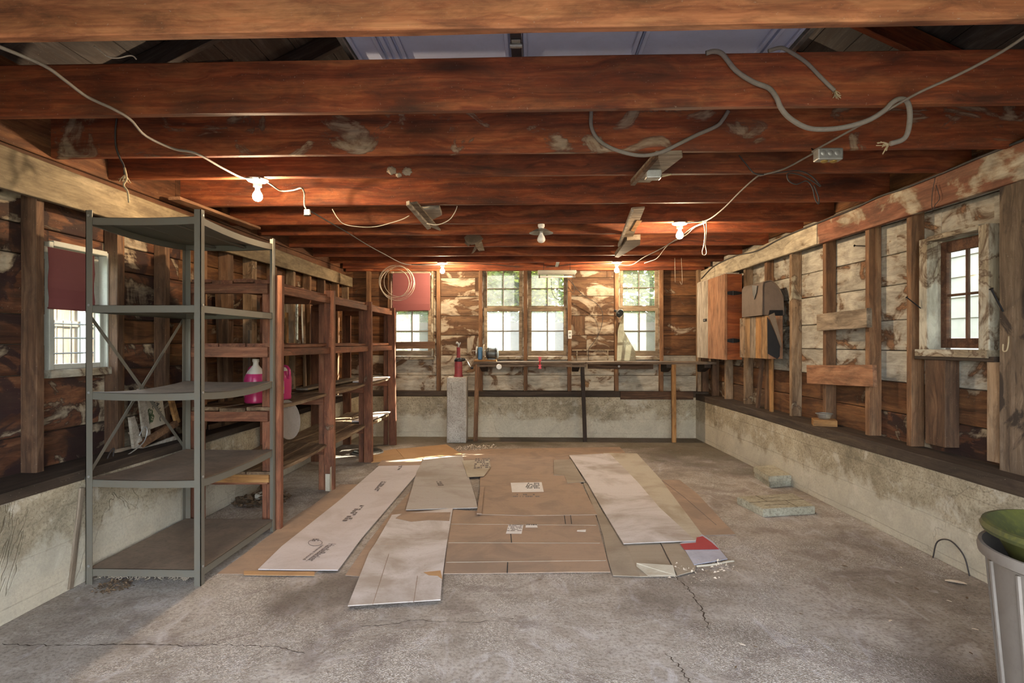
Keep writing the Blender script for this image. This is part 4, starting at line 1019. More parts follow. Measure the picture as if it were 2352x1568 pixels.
# white stencil frame on the wall right of the middle windows
fr_ = thing('wall_bracket_frame', 'thin cream painted frame fixed to the back wall just above the bench', 'frame', PY(1365, 828, 8.22))
fr_.name = 'painted_frame'
for p, q in (((1314, 804), (1412, 804)), ((1325, 806), (1325, 826)), ((1396, 804), (1396, 826))):
    board('strip', PY(*p, 8.235), PY(*q, 8.235), .016, .012, M['casing'], fr_, up=V((1, 0, 0)) if p[0] == q[0] else V((0, 0, 1)))
# pale cardboard panel leaning at the right back window
q = [PY(1417, 828, 8.02), PY(1419, 758, 8.05), PY(1432, 716, 8.07), PY(1433, 760, 8.06), PY(1459, 806, 8.04), PY(1461, 828, 8.02)]
tag(put('plastic_film', prism(q, .003, up=V((0, 1, 0))), M['plastic']), 'hazy torn plastic sheet hanging at the left of the right-hand back window', 'plastic sheet')
# concrete pillar
pl = thing('concrete_pillar', 'tall pitted concrete block standing on end before the back wall', 'block', PZ(1048, 1018, 0))
f0 = PZ(1026, 1017, 0); f1 = PZ(1071, 1017, 0); Wp = f1.x - f0.x; y0 = f0.y; hp = PY(1048, 866, y0).z
bm = boxbm(f0.x, f1.x, y0, y0 + .22, 0, hp, .012, 2)
bmesh.ops.subdivide_edges(bm, edges=bm.edges, cuts=5, use_grid_fill=True)
for v in bm.verts: 
    k = mnoise.noise(v.co * 11) * .005
    v.co += V((k, k, 0)) if v.co.z > .01 else V((k, k, 0))
put('block_body', bm, M['pillar'], pl, smooth=True)
bm = bmesh.new(); cx_ = (f0.x + f1.x)/2
pts = [(cx_ - .09, y0 - .002, hp - .32)] + [(cx_ + .09 * math.cos(math.pi - math.pi * i/8), y0 - .002, hp - .14 + .09 * math.sin(math.pi * i/8)) for i in range(9)] + [(cx_ + .09, y0 - .002, hp - .22)]
put('raised_ridge', tube(pts, .004, 5, 2), M['pillar'], pl, smooth='all')
# red screw jack with a crank
J0 = V((cx_ + .015, y0 + .09, hp)); jk = thing('screw_jack', 'old red screw jack with side crank standing on the concrete block', 'jack', J0)
put('base', lathe([(0, 0), (.060, 0), (.062, .012), (.053, .03), (.05, .05), (.05, .19), (.046, .2), (0, .2)], 20), M['red_paint'], jk, T(J0), smooth=True)
put('collar', lathe([(0, .2), (.054, .2), (.057, .21), (.048, .235), (.03, .25), (0, .25)], 20), M['iron'], jk, T(J0), smooth=True)
put('ram', lathe([(0, .25), (.024, .25), (.023, .37), (.026, .375), (.026, .385), (0, .385)], 16), M['red_paint'], jk, T(J0), smooth=True)
put('claw', tube([J0 + V((-.028, 0, .43)), J0 + V((-.02, 0, .45)), J0 + V((0, 0, .425)), J0 + V((0, 0, .385))], .011, 7, 4), M['galv'], jk, smooth='all')
put('claw', tube([J0 + V((.022, 0, .45)), J0 + V((.02, 0, .43)), J0 + V((0, 0, .40))], .009, 7, 4), M['galv'], jk, smooth='all')
put('gear_housing', lathe([(0, 0), (.02, 0), (.022, .03), (.014, .05), (0, .05)], 14, M=T(J0 + V((.04, 0, .225))) @ R(math.pi/2, 'Y')), M['iron'], jk, smooth=True)
ck_ = put('crank', tube([J0 + V((.09, 0, .225)), J0 + V((.105, -.01, .22)), J0 + V((.135, -.02, .165)), J0 + V((.165, -.02, .125))], .008, 7, 4), M['galv'], jk, smooth='all')
put('knob', lathe([(0, -.02), (.016, -.018), (.02, 0), (.016, .018), (0, .02)], 12, M=T(J0 + V((.18, -.03, .12))) @ R(math.pi/2, 'Y')), M['iron'], ck_, smooth=True)
# bench grinder on an orange board
G = PY(1117, 829, 7.85); G.z = bzt
tag(board('mounting_board', (PY(1090, 829, 7.85).x, 7.85, bzt + .012), (PY(1141, 829, 7.85).x, 7.85, bzt + .012), .02, .2, M['orange_wood'], None), 'short orange board on the left end of the workbench under the grinder', 'board')
gz_ = bzt + .022; bg = thing('bench_grinder', 'blue belt grinder with dark round motor on the left end of the workbench', 'grinder', (G.x, 7.85, gz_))
x0 = PY(1103, 829, 7.85).x; x2 = PY(1130, 829, 7.85).x
put('grinder_body', boxbm(x0 - .028, x0 + .028, 7.80, 7.90, gz_, gz_ + .17, .014, 2), M['blue_paint'], bg)
put('wheel', lathe([(.0, -.008), (.075, -.01), (.08, -.006), (.08, .006), (.075, .01), (0, .008)], 28, M=T((x0 - .045, 7.85, gz_ + .10)) @ R(math.pi/2, 'Y')), M['galv'], bg, smooth=True)
put('belt_guard', tube([(x0 + .05, 7.85 + .075 * math.cos(a), gz_ + .115 + .085 * math.sin(a)) for a in [math.radians(q) for q in range(-60, 260, 32)]], .009, 7, 3), M['board_cream'], bg, smooth='all')
mt = put('motor', lathe([(0, -.088), (.05, -.086), (.068, -.072), (.074, -.05), (.074, .05), (.068, .07), (.05, .082), (0, .084)], 28, M=T((x2 + .005, 7.85, gz_ + .085)) @ R(math.pi/2, 'Y')), M['motor'], bg, smooth=True)
for dx in (-.05, .05): put('band', lathe([(.0755, -.006), (.078, -.006), (.078, .006), (.0755, .006)], 28, cap=False, M=T((x2 + dx, 7.85, gz_ + .085)) @ R(math.pi/2, 'Y')), M['iron'], mt, smooth=True)
put('motor_foot', boxbm(x2 - .05, x2 + .05, 7.80, 7.90, gz_, gz_ + .02, .004), M['motor'], bg)
put('axle', tube([(x0 - .11, 7.85, gz_ + .12), (x2, 7.85, gz_ + .12)], .007, 8, 1), M['galv'], bg)
wh = PY(1146, 842, 7.66)
put('small_wheel', lathe([(0, -.01), (.028, -.01), (.036, 0), (.028, .01), (0, .01)], 20, M=T(wh) @ R(math.pi/2, 'X')), M['porcelain'], smooth=True)
tag(bpy.data.objects['small_wheel'], 'small white disc fixed under the front edge of the bench near the grinder', 'disc')
# red clamp on the bench edge
Cq = PY(1240, 833, 7.66); Cl = thing('red_clamp', 'small bright red clamp gripping the front edge of the workbench', 'clamp', Cq)
for dz, dx in ((.055, 0), (-.045, 0)):
    put('jaw', prism([Cq + V((-.026, -.004, dz + .02)), Cq + V((.026, -.004, dz + .02)), Cq + V((.012, -.004, dz)), Cq + V((.024, -.004, dz - .03)), Cq + V((-.022, -.004, dz - .03)), Cq + V((-.012, -.004, dz))], .016, up=V((0, -1, 0))), M['bright_red'], Cl)
put('screw', tube([Cq + V((0, -.012, -.08)), Cq + V((0, -.012, .075))], .007, 8, 1), M['bright_red'], Cl)
# wall outlet, cords
def outlet(label, P, facing, w_=.066, h=.115):
    t = thing('wall_outlet', label, 'outlet', P)
    Mx = T(P) @ Matrix((facing.cross(V((0,0,1))) * -1, facing * -1, V((0,0,1)))).transposed().to_4x4()
    put('cover_plate', boxbm(-w_/2, w_/2, 0, .01, -h/2, h/2, .004), M['porcelain'], t, Mx @ T((0, -.01, 0)))
    for s in (-1, 1):
        f = put('socket', boxbm(-.016, .016, -.0125, -.009, s*.025 - .014, s*.025 + .014, .004, 2), M['white_paint'], t, Mx)
        for d in (-.006, .006): put('slot', boxbm(d - .0015, d + .0015, -.0135, -.012, s*.025 - .005, s*.025 + .006), M['ink_black'], f, Mx)
outlet('white double wall outlet on the stud right of the middle back windows', PY(1309, 768, 8.13), V((0, -1, 0)), .05)
def cable(name, pts, r_, mat, label, cat, n=5, seg=6, frays=(), extra=None, group=None):
    t = thing(name, label, cat, pts[0], 0, group) if frays or extra else None
    o = put('cord' if t else name, tube(pts, r_, seg, n), M[mat], t, smooth='all')
    for e in frays:
        P, d = V(e[0]), V(e[1]); rq = random.Random(5); bm = bmesh.new()
        for k in range(14):
            q = (d + V((rq.uniform(-.7, .7), rq.uniform(-.7, .7), rq.uniform(-.7, .7)))).normalized() * rq.uniform(.02, .05)
            tube([P, P + q * .5 + V((rq.uniform(-.006, .006), 0, rq.uniform(-.006, .006))), P + q], .002, 4, 2, bm)
        put('frayed_end', bm, M['frayed'], t, smooth='all')
    if not t: tag(o, label, cat, group)
    return o
Zc = 2.332
cable('power_cable', [PZ(-60, 85, Zc)] + [PZ(*p, Zc) for p in ((0, 108), (100, 150), (150, 185), (200, 222), (260, 250), (300, 275), (335, 312), (400, 342), (450, 352), (510, 385), (555, 407), (585, 409))], .0065, 'cable_grey', 'grey cable stapled under the joists from the left edge to the left bulb', 'cable')
cable('power_cable', [PZ(*p, Zc) for p in ((595, 409), (620, 422), (645, 438), (672, 437), (692, 432), (698, 440))] + [PY(699, 448, 4.02), PY(699, 470, 4.02), PY(703, 480, 4.02)], .0055, 'cable_grey', 'cable looping from the left bulb to the hanging white socket', 'cable')
cable('power_cable', [PY(712, 484, 4.02)] + [PZ(*p, 2.325) for p in ((760, 512), (800, 535), (840, 560), (880, 582), (930, 606), (985, 608), (1015, 608))], .0055, 'cable_dark', 'thin dark cable running back from the hanging white socket to the far left bulb', 'cable')
cable('power_cable', [PZ(2430, 30, Zc)] + [PZ(*p, Zc) for p in ((2352, 85), (2290, 125), (2200, 172), (2120, 208), (2075, 232))] + [PZ(*p, 2.325) for p in ((2040, 252), (1980, 285), (1920, 318), (1880, 340), (1866, 348))], .0055, 'cable_grey', 'thin taut cable from the right edge to the metal outlet box', 'cable')
cable('power_cable', [PZ(*p, 2.325) for p in ((1868, 352), (1850, 362), (1800, 388), (1750, 402), (1738, 406), (1700, 440), (1660, 480), (1625, 505), (1590, 510), (1572, 512))], .0055, 'cable_grey', 'cable from the metal outlet box down to the right bulb', 'cable')
cable('power_cable', [PZ(*p, 2.325) for p in ((1625, 508), (1590, 523), (1560, 545), (1520, 570), (1480, 590), (1450, 608), (1418, 607))], .0055, 'cable_grey', 'cable running from the right bulb towards the far right bulb', 'cable')
cable('power_cable', [PZ(*p, 2.325) for p in ((1620, 512), (1595, 522), (1575, 540), (1535, 562), (1510, 592), (1492, 600), (1480, 604))], .004, 'cable_white', 'thin pale strand beside the cable left of the right bulb', 'cable')
cable('power_cable', [PZ(*p, 2.328) for p in ((945, 607), (1100, 606), (1200, 613), (1260, 612), (1330, 606), (1405, 605))], .005, 'cable_dark', 'thin dark cable along the last joist between the two far bulbs', 'cable')
E = PY(2043, 331, 2.58)
cable('heavy_cable', [PY(*p, 2.60) for p in ((1622, 122), (1640, 118), (1660, 125), (1690, 162), (1730, 188), (1765, 202), (1782, 222), (1795, 250), (1815, 272), (1850, 292), (1885, 297), (1935, 293), (1990, 278), (2030, 255), (2050, 235), (2068, 227), (2084, 234), (2090, 262), (2086, 300), (2074, 320), (2045, 330))], .011, 'cable_grey',
      'thick grey cable drooping widely over the second joist with a frayed hanging end', 'cable', seg=8, frays=[(E, (-.8, 0, -.2))])
E = PY(1917, 208, 2.61)
cable('heavy_cable', [PY(*p, 2.61) for p in ((1765, 117), (1790, 110), (1806, 114), (1850, 142), (1880, 172), (1900, 192), (1917, 208))], .0085, 'cable_grey', 'short thick cable hanging down the second joist with a frayed end', 'cable', seg=8, frays=[(E, (.6, 0, -.8))])
cable('heavy_cable', [PY(*p, 3.2) for p in ((1358, 255), (1358, 290), (1372, 318), (1400, 338), (1440, 352), (1480, 357), (1520, 349), (1560, 330), (1600, 310), (1645, 290), (1660, 275), (1673, 255))], .0105, 'cable_grey', 'thick grey cable hanging in a shallow loop before the third joist', 'cable', seg=8)
cable('thin_cord', [PY(*p, 2.5) for p in ((216, 106), (232, 118), (250, 131), (272, 133), (295, 128), (306, 129), (313, 136))], .003, 'cable_white', 'thin pale cord lying above the second joist near the left', 'cord')
E = PY(290, 400, 3.2)
cable('electric_cord', [PY(*p, 3.2) for p in ((268, 272), (265, 300), (266, 335), (275, 362), (284, 380), (286, 400))], .005, 'cable_dark', 'dark cord hanging above the left header with a frayed pale tail', 'cord', frays=[(PY(286, 402, 3.2), (.1, 0, -1))],
      extra=True)
cable('electric_cord', [PY(*p, 3.18) for p in ((286, 385), (291, 410), (284, 425), (293, 440), (296, 465))], .005, 'frayed', 'pale frayed cord end dangling over the left header', 'cord')
cable('thin_cord', [PY(*p, 4.56) for p in ((763, 480), (775, 500), (792, 515), (830, 521), (865, 520), (900, 511), (925, 503), (940, 495))], .0035, 'cable_white', 'thin cream cord sagging between joists left of the broken board', 'cord')
cable('thin_cord', [PY(*p, 4.56) for p in ((980, 513), (1005, 516), (1030, 506), (1042, 492), (1048, 480), (1050, 473))], .0035, 'cable_white', 'thin cream cord sagging just right of the broken board', 'cord')
cable('wire_tangle', [PY(*p, 3.64) for p in ((1697, 356), (1715, 378), (1738, 400), (1790, 396), (1835, 392), (1865, 405), (1885, 428), (1870, 418), (1840, 402), (1810, 398), (1812, 415), (1830, 423), (1852, 415), (1866, 430), (1872, 455), (1880, 468), (1880, 452), (1870, 425))], .004, 'cable_dark', 'tangle of dark wires hanging in loops under the fourth joist at the right', 'wire', n=4)
cable('pull_cord', [PY(*p, 5.1) for p in ((1614, 506), (1619, 530), (1617, 560), (1613, 578), (1617, 586), (1623, 580), (1620, 560), (1623, 530), (1622, 508))], .0035, 'cable_white', 'knotted looped cord hanging right of the right bulb', 'cord')
cable('drop_wire', [PY(*p, 7.6) for p in ((1550, 592), (1551, 648))], .0022, 'cable_white', 'straight thin wire hanging near the back right corner, left of a hooked one', 'wire', n=1)
cable('drop_wire', [PY(*p, 7.6) for p in ((1565, 592), (1567, 645), (1565, 653), (1562, 646))], .0022, 'cable_white', 'thin wire with a hooked end hanging near the back right corner', 'wire', n=2)
cable('header_cable', [RS.p(u, .052, z) for u, z in [(u_, RS.hit(px, py, .045)[1]) for px, py, u_ in [(p[0], p[1], RS.hit(p[0], p[1], .045)[0]) for p in ((2352, 322), (2250, 362), (2170, 396), (2080, 432), (2020, 452), (1960, 480), (1890, 508), (1800, 545), (1740, 576), (1690, 588), (1640, 612), (1612, 640))]]], .007, 'cable_dark', 'dark cable running along the top of the header on the right wall', 'cable')
cable('light_cord', [PY(*p, 8.09) for p in ((1305, 640), (1322, 660), (1342, 680), (1368, 695), (1382, 712), (1384, 735), (1376, 765), (1362, 788), (1352, 803), (1352, 829))], .0045, 'cable_dark', 'dark cord looping down the back wall from the fluorescent fixture to the bench', 'cord')
cable('light_cord', [PY(*p, 8.07) for p in ((1266, 640), (1267, 665), (1274, 682), (1286, 689), (1298, 680), (1306, 668), (1318, 672), (1318, 655), (1308, 640), (1300, 655), (1302, 670))], .0038, 'cable_dark', 'thin dark cord looping in front of the second middle window', 'cord')
# coil of wire
bm = bmesh.new(); Cc = PY(911, 648, 7.62)
for k, (rx, dx, dz) in enumerate(((.225, 0, 0), (.215, -.02, .012), (.20, .03, .01), (.228, .008, -.015), (.19, -.03, -.01))):
    tube([Cc + V((dx + rx * math.cos(a), .006 * k, dz + rx * .98 * math.sin(a))) for a in [2*math.pi*i/20 for i in range(21)]], .0032, 5, 2, bm)
tag(put('wire_coil', bm, M['cable_white'], None, smooth='all'), 'round coil of pale wire hanging before the far left back window', 'wire coil')

# ================================================================ LAMPS, BOXES ON THE CEILING
def bulb_lamp(label, P, lit=True, cat='lamp', k=1.0):
    t = thing('ceiling_lamp', label, cat, P, 0, 'bare bulb lampholders on the joists')
    put('lampholder', lathe([(0, 0), (.064, 0), (.066, -.006), (.058, -.014), (.036, -.02), (.027, -.028), (.025, -.048), (0, -.048)], 28, M=T(P)), M['porcelain'], t, smooth=True)
    bl = put('bulb', lathe([(0, -.046), (.013, -.048), (.0135, -.066), (.016, -.074), (.0235, -.086), (.0295, -.098), (.031, -.110), (.0285, -.123), (.021, -.134), (.011, -.139), (0, -.1405)], 22, M=T(P)), M['bulb_on'] if lit else M['bulb_off'], t, smooth='all')
    if lit:
        ld = bpy.data.lights.new('bulb_light', 'POINT'); lo = bpy.data.objects.new('bulb_light', ld); COL.objects.link(lo)
        ld.energy = BULB_W * k; ld.color = (1.0, .74, .47); ld.shadow_soft_size = .024; lo.parent = t; lo.location = (0, 0, -.105)
    return t
JB = 2.34
def under(u, v): p = PZ(u, v, JB - .001); return p
B1 = PZ(590, 411, JB); bulb_lamp('lit bare bulb on a white lampholder above the steel shelving', (B1.x, JY[3] - .005, JB), True)
B2 = PZ(1562, 511, JB); bulb_lamp('lit bare bulb on a white lampholder at the right, halfway back', (B2.x, JY[5] - .005, JB), True)
B3 = PZ(1020, 607, JB); bulb_lamp('small distant lit bulb left of the middle back windows', (B3.x, JY[9], JB), True)
B4 = PZ(1413, 605, JB); bulb_lamp('small distant lit bulb between the middle and right back windows', (B4.x, JY[9], JB), True)
for o in bpy.data.objects:
    if o.name.startswith('lampholder'): pass
B5 = PZ(1243, 517, JB); P5 = V((B5.x, JY[5] + .02, JB))
t5 = thing('reflector_lamp', 'unlit bulb under a round enamel reflector in the middle of the ceiling', 'lamp', P5)
put('lampholder', lathe([(0, 0), (.03, 0), (.03, -.02), (.022, -.03), (.022, -.05), (0, -.05)], 20, M=T(P5)), M['porcelain'], t5, smooth=True)
put('reflector', lathe([(.022, -.035), (.05, -.045), (.09, -.068), (.104, -.074), (.106, -.078), (.10, -.078), (.06, -.058), (.022, -.044)], 32, cap=False, M=T(P5)), M['galv'], t5, smooth=True)
put('bulb', lathe([(0, -.05), (.014, -.055), (.015, -.085), (.03, -.11), (.036, -.13), (.034, -.145), (.024, -.158), (0, -.165)], 22, M=T(P5)), M['bulb_off'], t5, smooth='all')
# fluorescent fixture
A = PY(1235, 621, 7.93); B = PY(1323, 639, 7.93)
fl = thing('fluorescent_fixture', 'white fluorescent tube fixture hanging in front of the second middle window', 'lamp', ((A.x+B.x)/2, 7.93, B.z))
put('housing', boxbm(A.x, B.x, 7.88, 7.98, A.z - .045, A.z, .006), M['white_paint'], fl)
put('pan', boxbm(A.x + .01, B.x - .01, 7.895, 7.965, A.z - .058, A.z - .045, .004), M['white_paint'], fl)
put('fluorescent_tube', tube([(A.x + .03, 7.93, A.z - .085), (B.x - .03, 7.93, A.z - .085)], .0145, 12, 1), M['tube_off'], fl, smooth=True)
for x in (A.x + .022, B.x - .022): put('end_cap', boxbm(x - .010, x + .010, 7.905, 7.955, A.z - .102, A.z - .045, .003), M['muntin'], fl)
put('mounting_bar', boxbm((A.x+B.x)/2 - .02, (A.x+B.x)/2 + .02, 7.62, 8.03, 2.325, 2.339), M['galv'], fl)
for x in (A.x + .08, B.x - .08): put('hanger', tube([(x, 7.93, A.z), (x, 7.93, JB + .03)], .003, 5, 1), M['iron'], fl)
# metal outlet box near the right cable
q = PY(1902, 358, 3.18)
ob = thing('outlet_box', 'galvanised double outlet box hanging under the third joist at the right', 'outlet box', q)
put('box_body', boxbm(-.066, .066, -.03, .03, -.027, .035, .007, 2), M['galv'], ob, T(q))
for k in range(3): put('knockout', lathe([(.0, 0), (.013, 0), (.0145, .001), (.013, .002), (0, .002)], 18, M=T(q + V((-.038 + .036 * k, -.03, .008))) @ R(math.pi/2, 'X')), M['galv'], ob, smooth=True)
for k in (-.02, .028): put('brass_ring', lathe([(.0, -.008), (.012, -.008), (.018, -.004), (.018, 0), (0, 0)], 18, M=T(q + V((k, 0, -.027)))), plain('brass', (.5, .36, .12), .4, .7, .2) if 'brass' not in bpy.data.materials else bpy.data.materials['brass'], ob, smooth=True)
put('hanger', tube([q + V((-.06, .02, .03)), q + V((-.07, .05, .07)), q + V((-.05, .07, .12))], .004, 5, 3), M['iron'], ob)
# board with the small metal box
bz = 2.322
bd = thing('patch_board', 'dirty board nailed under the joists carrying a small round-ended metal box', 'board', PZ(1505, 388, bz))
put('board_body', prism([PZ(1448, 419, bz), PZ(1492, 419, bz), PZ(1568, 361, bz), PZ(1566, 353, bz), PZ(1506, 354, bz)], .018), M['grey_wood'], bd)
put('batten', prism([PZ(1448, 419, bz), PZ(1458, 419, bz), PZ(1512, 356, bz), PZ(1504, 354, bz)], -.02), M['stud_dark'], bd)
q = PZ(1500, 402, bz - .03)
jb = thing('junction_box', 'small dented metal junction box under the dirty ceiling board', 'junction box', q)
put('box_body', boxbm(-.045, .045, -.035, .035, -.025, .028, .008, 2), M['galv'], jb, T(q))
put('cover_ring', lathe([(.006, 0), (.014, 0), (.016, .006), (.006, .006)], 16, cap=False, M=T(q + V((.025, -.036, 0))) @ R(math.pi/2, 'X')), M['galv'], jb, smooth=True)
put('cord_stub', tube([q + V((.045, 0, -.008)), q + V((.07, 0, -.004)), q + V((.11, .01, .008))], .006, 6, 3), M['frayed'], jb, smooth='all')
q = PY(706, 487, 4.02); sk = thing('hanging_socket', 'small white plug socket hanging from a cable left of centre', 'socket', q)
put('socket_body', boxbm(-.021, .021, -.012, .012, -.02, .018, .006, 2), M['porcelain'], sk, T(q))
for d in (-.007, .007): put('slot', boxbm(d - .002, d + .002, -.0135, -.0115, -.006, .006), M['ink_black'], sk, T(q))
put('base', boxbm(-.024, .024, -.014, .014, -.026, -.018, .003), M['iron'], sk, T(q))
# broken boards under the ceiling
bw_ = thing('broken_board', 'broken grey board with a pale block wedged under the joists left of centre', 'board', PZ(975, 500, 2.31))
put('board_body', prism([PZ(933, 470, 2.32), PZ(958, 467, 2.32), PZ(1012, 530, 2.32), PZ(985, 520, 2.32)], .015), M['grey_wood'], bw_)
put('edge_strip', prism([PZ(933, 472, 2.30), PZ(940, 470, 2.30), PZ(990, 524, 2.30), PZ(982, 528, 2.30)], .03), M['cabinet_grey'], bw_)
put('block', prism([PZ(966, 482, 2.335), PZ(1009, 478, 2.335), PZ(1015, 494, 2.335), PZ(980, 512, 2.335)], .03), M['cabinet_grey'], bw_)
def ragged(name, label, cat, P, sx, sz, mat, seed):
    bm = bmesh.new(); bmesh.ops.create_icosphere(bm, subdivisions=3, radius=1)
    for v in bm.verts:
        k = 1 + .55 * mnoise.noise(v.co * 2.3 + V((seed, 0, 0))) + .25 * mnoise.noise(v.co * 6 + V((0, seed, 0))); v.co = V((v.co.x * sx * k, v.co.y * .03 * k, v.co.z * sz * k))
    return tag(put(name, bm, mat, None, T(P)), label, cat)
rp = thing('torn_leather_scrap', 'crumpled brown scrap hanging under the joists near the centre', 'scrap', PY(1088, 556, 6.3))
rq = random.Random(2)
for k, pts in enumerate((((1066, 545), (1074, 538), (1103, 540), (1110, 548), (1098, 560), (1082, 562), (1070, 556)), ((1090, 553), (1106, 552), (1113, 575), (1100, 576), (1092, 566)), ((1068, 552), (1080, 560), (1076, 566), (1067, 558)), ((1092, 562), (1098, 566), (1088, 580), (1083, 582)))):
    bm = prism([PY(x, y, 6.28 + .012 * k + rq.uniform(-.02, .02)) for x, y in pts], .012, up=V((0, 1, 0))); put('flap', bm, M['felt'] if k != 1 else M['grey_wood'], rp)
lp = thing('weathered_board', 'long weathered slat fixed under the joists right of centre with a block at its end', 'board', PZ(1448, 520, 2.32))
put('slat', prism([PZ(1452, 476, 2.33), PZ(1481, 474, 2.33), PZ(1447, 558, 2.33), PZ(1420, 560, 2.33)], -.012), M['grey_wood'], lp)
put('edge', prism([PZ(1450, 477, 2.33), PZ(1455, 477, 2.33), PZ(1425, 560, 2.33), PZ(1419, 560, 2.33)], -.03), M['cabinet_grey'], lp)
put('block', prism([PZ(1440, 540, 2.335), PZ(1471, 538, 2.335), PZ(1470, 550, 2.335), PZ(1420, 582, 2.335), PZ(1412, 580, 2.335)], -.05), M['grey_wood'], lp)
put('orange_tag', prism([PZ(1463, 504, 2.32), PZ(1475, 505, 2.32), PZ(1456, 530, 2.32), PZ(1449, 528, 2.32)], -.006), M['orange_wood'], lp)
for i, (u, v, w_) in enumerate(((899, 392, .03), (935, 394, .03), (916, 402, .018))):
    bm = bmesh.new(); bmesh.ops.create_icosphere(bm, subdivisions=3, radius=1)
    for vv in bm.verts:
        k = 1 + .5 * mnoise.noise(vv.co * 3 + V((i, 0, 0))); vv.co = V((vv.co.x * w_ * k, vv.co.y * .014 * k, vv.co.z * w_ * .8 * k))
    tag(put('mud_nest', bm, M['mud'], None, T(PY(u, v, 3.655)), smooth='all'), ('left blob of dried mud nest on the fourth joist', 'right blob of dried mud nest on the fourth joist', 'smallest, lowest blob of dried mud between the two nests')[i], 'mud nest', 'mud nests on the fourth joist')
clp = thing('clamp_lamp', 'dark aluminium clamp lamp shade fixed to the stud left of the right-hand back window', 'lamp', PY(1417, 716, 8.08))
q = PY(1417, 716, 8.06)
put('lamp_shade', lathe([(.012, .0), (.03, .01), (.048, .035), (.058, .07), (.056, .072), (.044, .036), (.028, .014), (.012, .005)], 24, cap=False, M=T(q) @ R(math.radians(115), 'X') @ R(.5, 'Y')), M['motor'], clp, smooth=True)
put('socket', lathe([(0, -.05), (.018, -.05), (.018, .004), (0, .004)], 14, M=T(q) @ R(math.radians(115), 'X') @ R(.5, 'Y')), M['iron'], clp, smooth=True)
put('clamp', boxbm(q.x - .01, q.x + .01, 8.08, 8.14, q.z - .05, q.z - .03, .002), M['galv'], clp)

# ================================================================ RIGHT WALL THINGS
Cy0, Cy1 = 6.83, 8.0; cxw = lambda y: RS.p(y, 0, 0).x; cz0, cz1 = 1.10, 2.085
cb = thing('wall_cabinet', 'tall shallow grey and orange wall cabinet with black strap hinges in the back right corner', 'cabinet', (2.3, 7.4, cz0))
ci = 2.225
board('side_panel', (ci + .002, Cy0, (cz0+cz1)/2), (cxw(Cy0) + .0, Cy0, (cz0+cz1)/2), cz1 - cz0, .02, M['cabinet_red'], cb)
board('side_panel', (ci + .02, Cy1, (cz0+cz1)/2), (cxw(Cy1), Cy1, (cz0+cz1)/2), cz1 - cz0, .02, M['cabinet_red'], cb)
ys = [Cy0 - .01, 6.97, 7.46, Cy1]
for k, (a_, b_, m) in enumerate(((ys[0], 7.46, 'cabinet_orange'), (7.465, Cy1 - .05, 'cabinet_grey'))):
    d_ = board('door', (ci - .008, (a_+b_)/2, cz0), (ci - .008, (a_+b_)/2, cz1), b_ - a_ - .004, .02, M[m], cb, up=V((0, 1, 0)), seg=2)
    if k == 1:
        put('latch', boxbm(ci - .026, ci - .018, 7.50, 7.64, 1.565, 1.60, .003), M['iron'], d_)
        put('latch_window', boxbm(ci - .028, ci - .026, 7.55, 7.61, 1.575, 1.59, .001), M['galv'], d_)
board('corner_strip', (ci - .006, Cy0 - .006, cz0), (ci - .006, Cy0 - .006, cz1), .03, .03, M['cabinet_orange'], cb, up=V((0, 1, 0)))
board('top_panel', (ci, (Cy0+Cy1)/2, cz1 + .008), (cxw(7.4), (Cy0+Cy1)/2, cz1 + .008), .018, Cy1 - Cy0, M['cabinet_grey'], cb)
board('bottom_panel', (ci, (Cy0+Cy1)/2, cz0 + .01), (cxw(7.4), (Cy0+Cy1)/2, cz0 + .01), .018, Cy1 - Cy0 - .03, M['cabinet_orange'], cb)
for vv in (673, 782):
    z = PY(1685, vv, Cy0).z; pts = []
    for (x, dz) in ((0, -.012), (.05, -.022), (.085, -.026), (.12, -.022), (.185, -.010), (.185, .010), (.12, .022), (.085, .026), (.05, .022), (0, .012)): pts.append(V((ci - .008 + x, Cy0 - .012, z + dz)))
    h_ = put('strap_hinge', prism(pts, .004, up=V((0, -1, 0))), M['iron'], cb)
    put('pin', tube([(ci + .075, Cy0 - .018, z - .026), (ci + .075, Cy0 - .018, z + .026)], .006, 8, 1), M['iron'], h_)
# crumpled pale cloth or board above the cabinet
A = PY(1612, 655, 7.6)
# dusty metal hood
Hx = 2.30; Hy0, Hy1 = 5.80, 6.62
def RP(u, v, n): a_, z = RS.hit(u, v, n); return RS.p(a_, n, z)
hd = thing('dusty_metal_hood', 'dusty brown sheet-metal hood with a rounded top hung on the right wall beside the cabinet', 'hood', RP(1745, 724, .1))
n0_ = .19; uA = RS.hit(1751, 700, n0_)[0]; uB = RS.hit(1704, 700, n0_)[0]; zb_ = RS.hit(1728, 726, n0_)[1]; zt_ = RS.hit(1728, 650, n0_)[1]
prof = [(n0_, zb_), (n0_, zt_ - .05), (n0_ - .02, zt_ - .012), (n0_ - .06, zt_), (n0_ - .10, zt_ - .005), (.03, zt_ - .07), (-.02, zt_ - .17), (-.03, zb_)]
bm = bmesh.new(); th_ = .004
for u0_, u1_ in ((uA, uB),):
    o1 = [bm.verts.new(RS.p(uA, n, z)) for n, z in prof]; o2 = [bm.verts.new(RS.p(uB, n, z)) for n, z in prof]
    for i in range(len(prof) - 1): bm.faces.new((o1[i], o1[i+1], o2[i+1], o2[i]))
bmesh.ops.recalc_face_normals(bm, faces=bm.faces); bmesh.ops.solidify(bm, geom=list(bm.faces), thickness=.004)
put('hood_shell', bm, M['hood'], hd, smooth=True)
for uu in (uA + .004, uB - .004):
    q = [RS.p(uu, n, z) for n, z in prof]; put('end_panel', prism(q, .004, up=RS.U), M['hood'], hd)
put('rolled_lip', tube([RS.p(uA - .004, n, z) for n, z in prof[:7]], .006, 6, 2), M['hood'], hd, smooth='all')
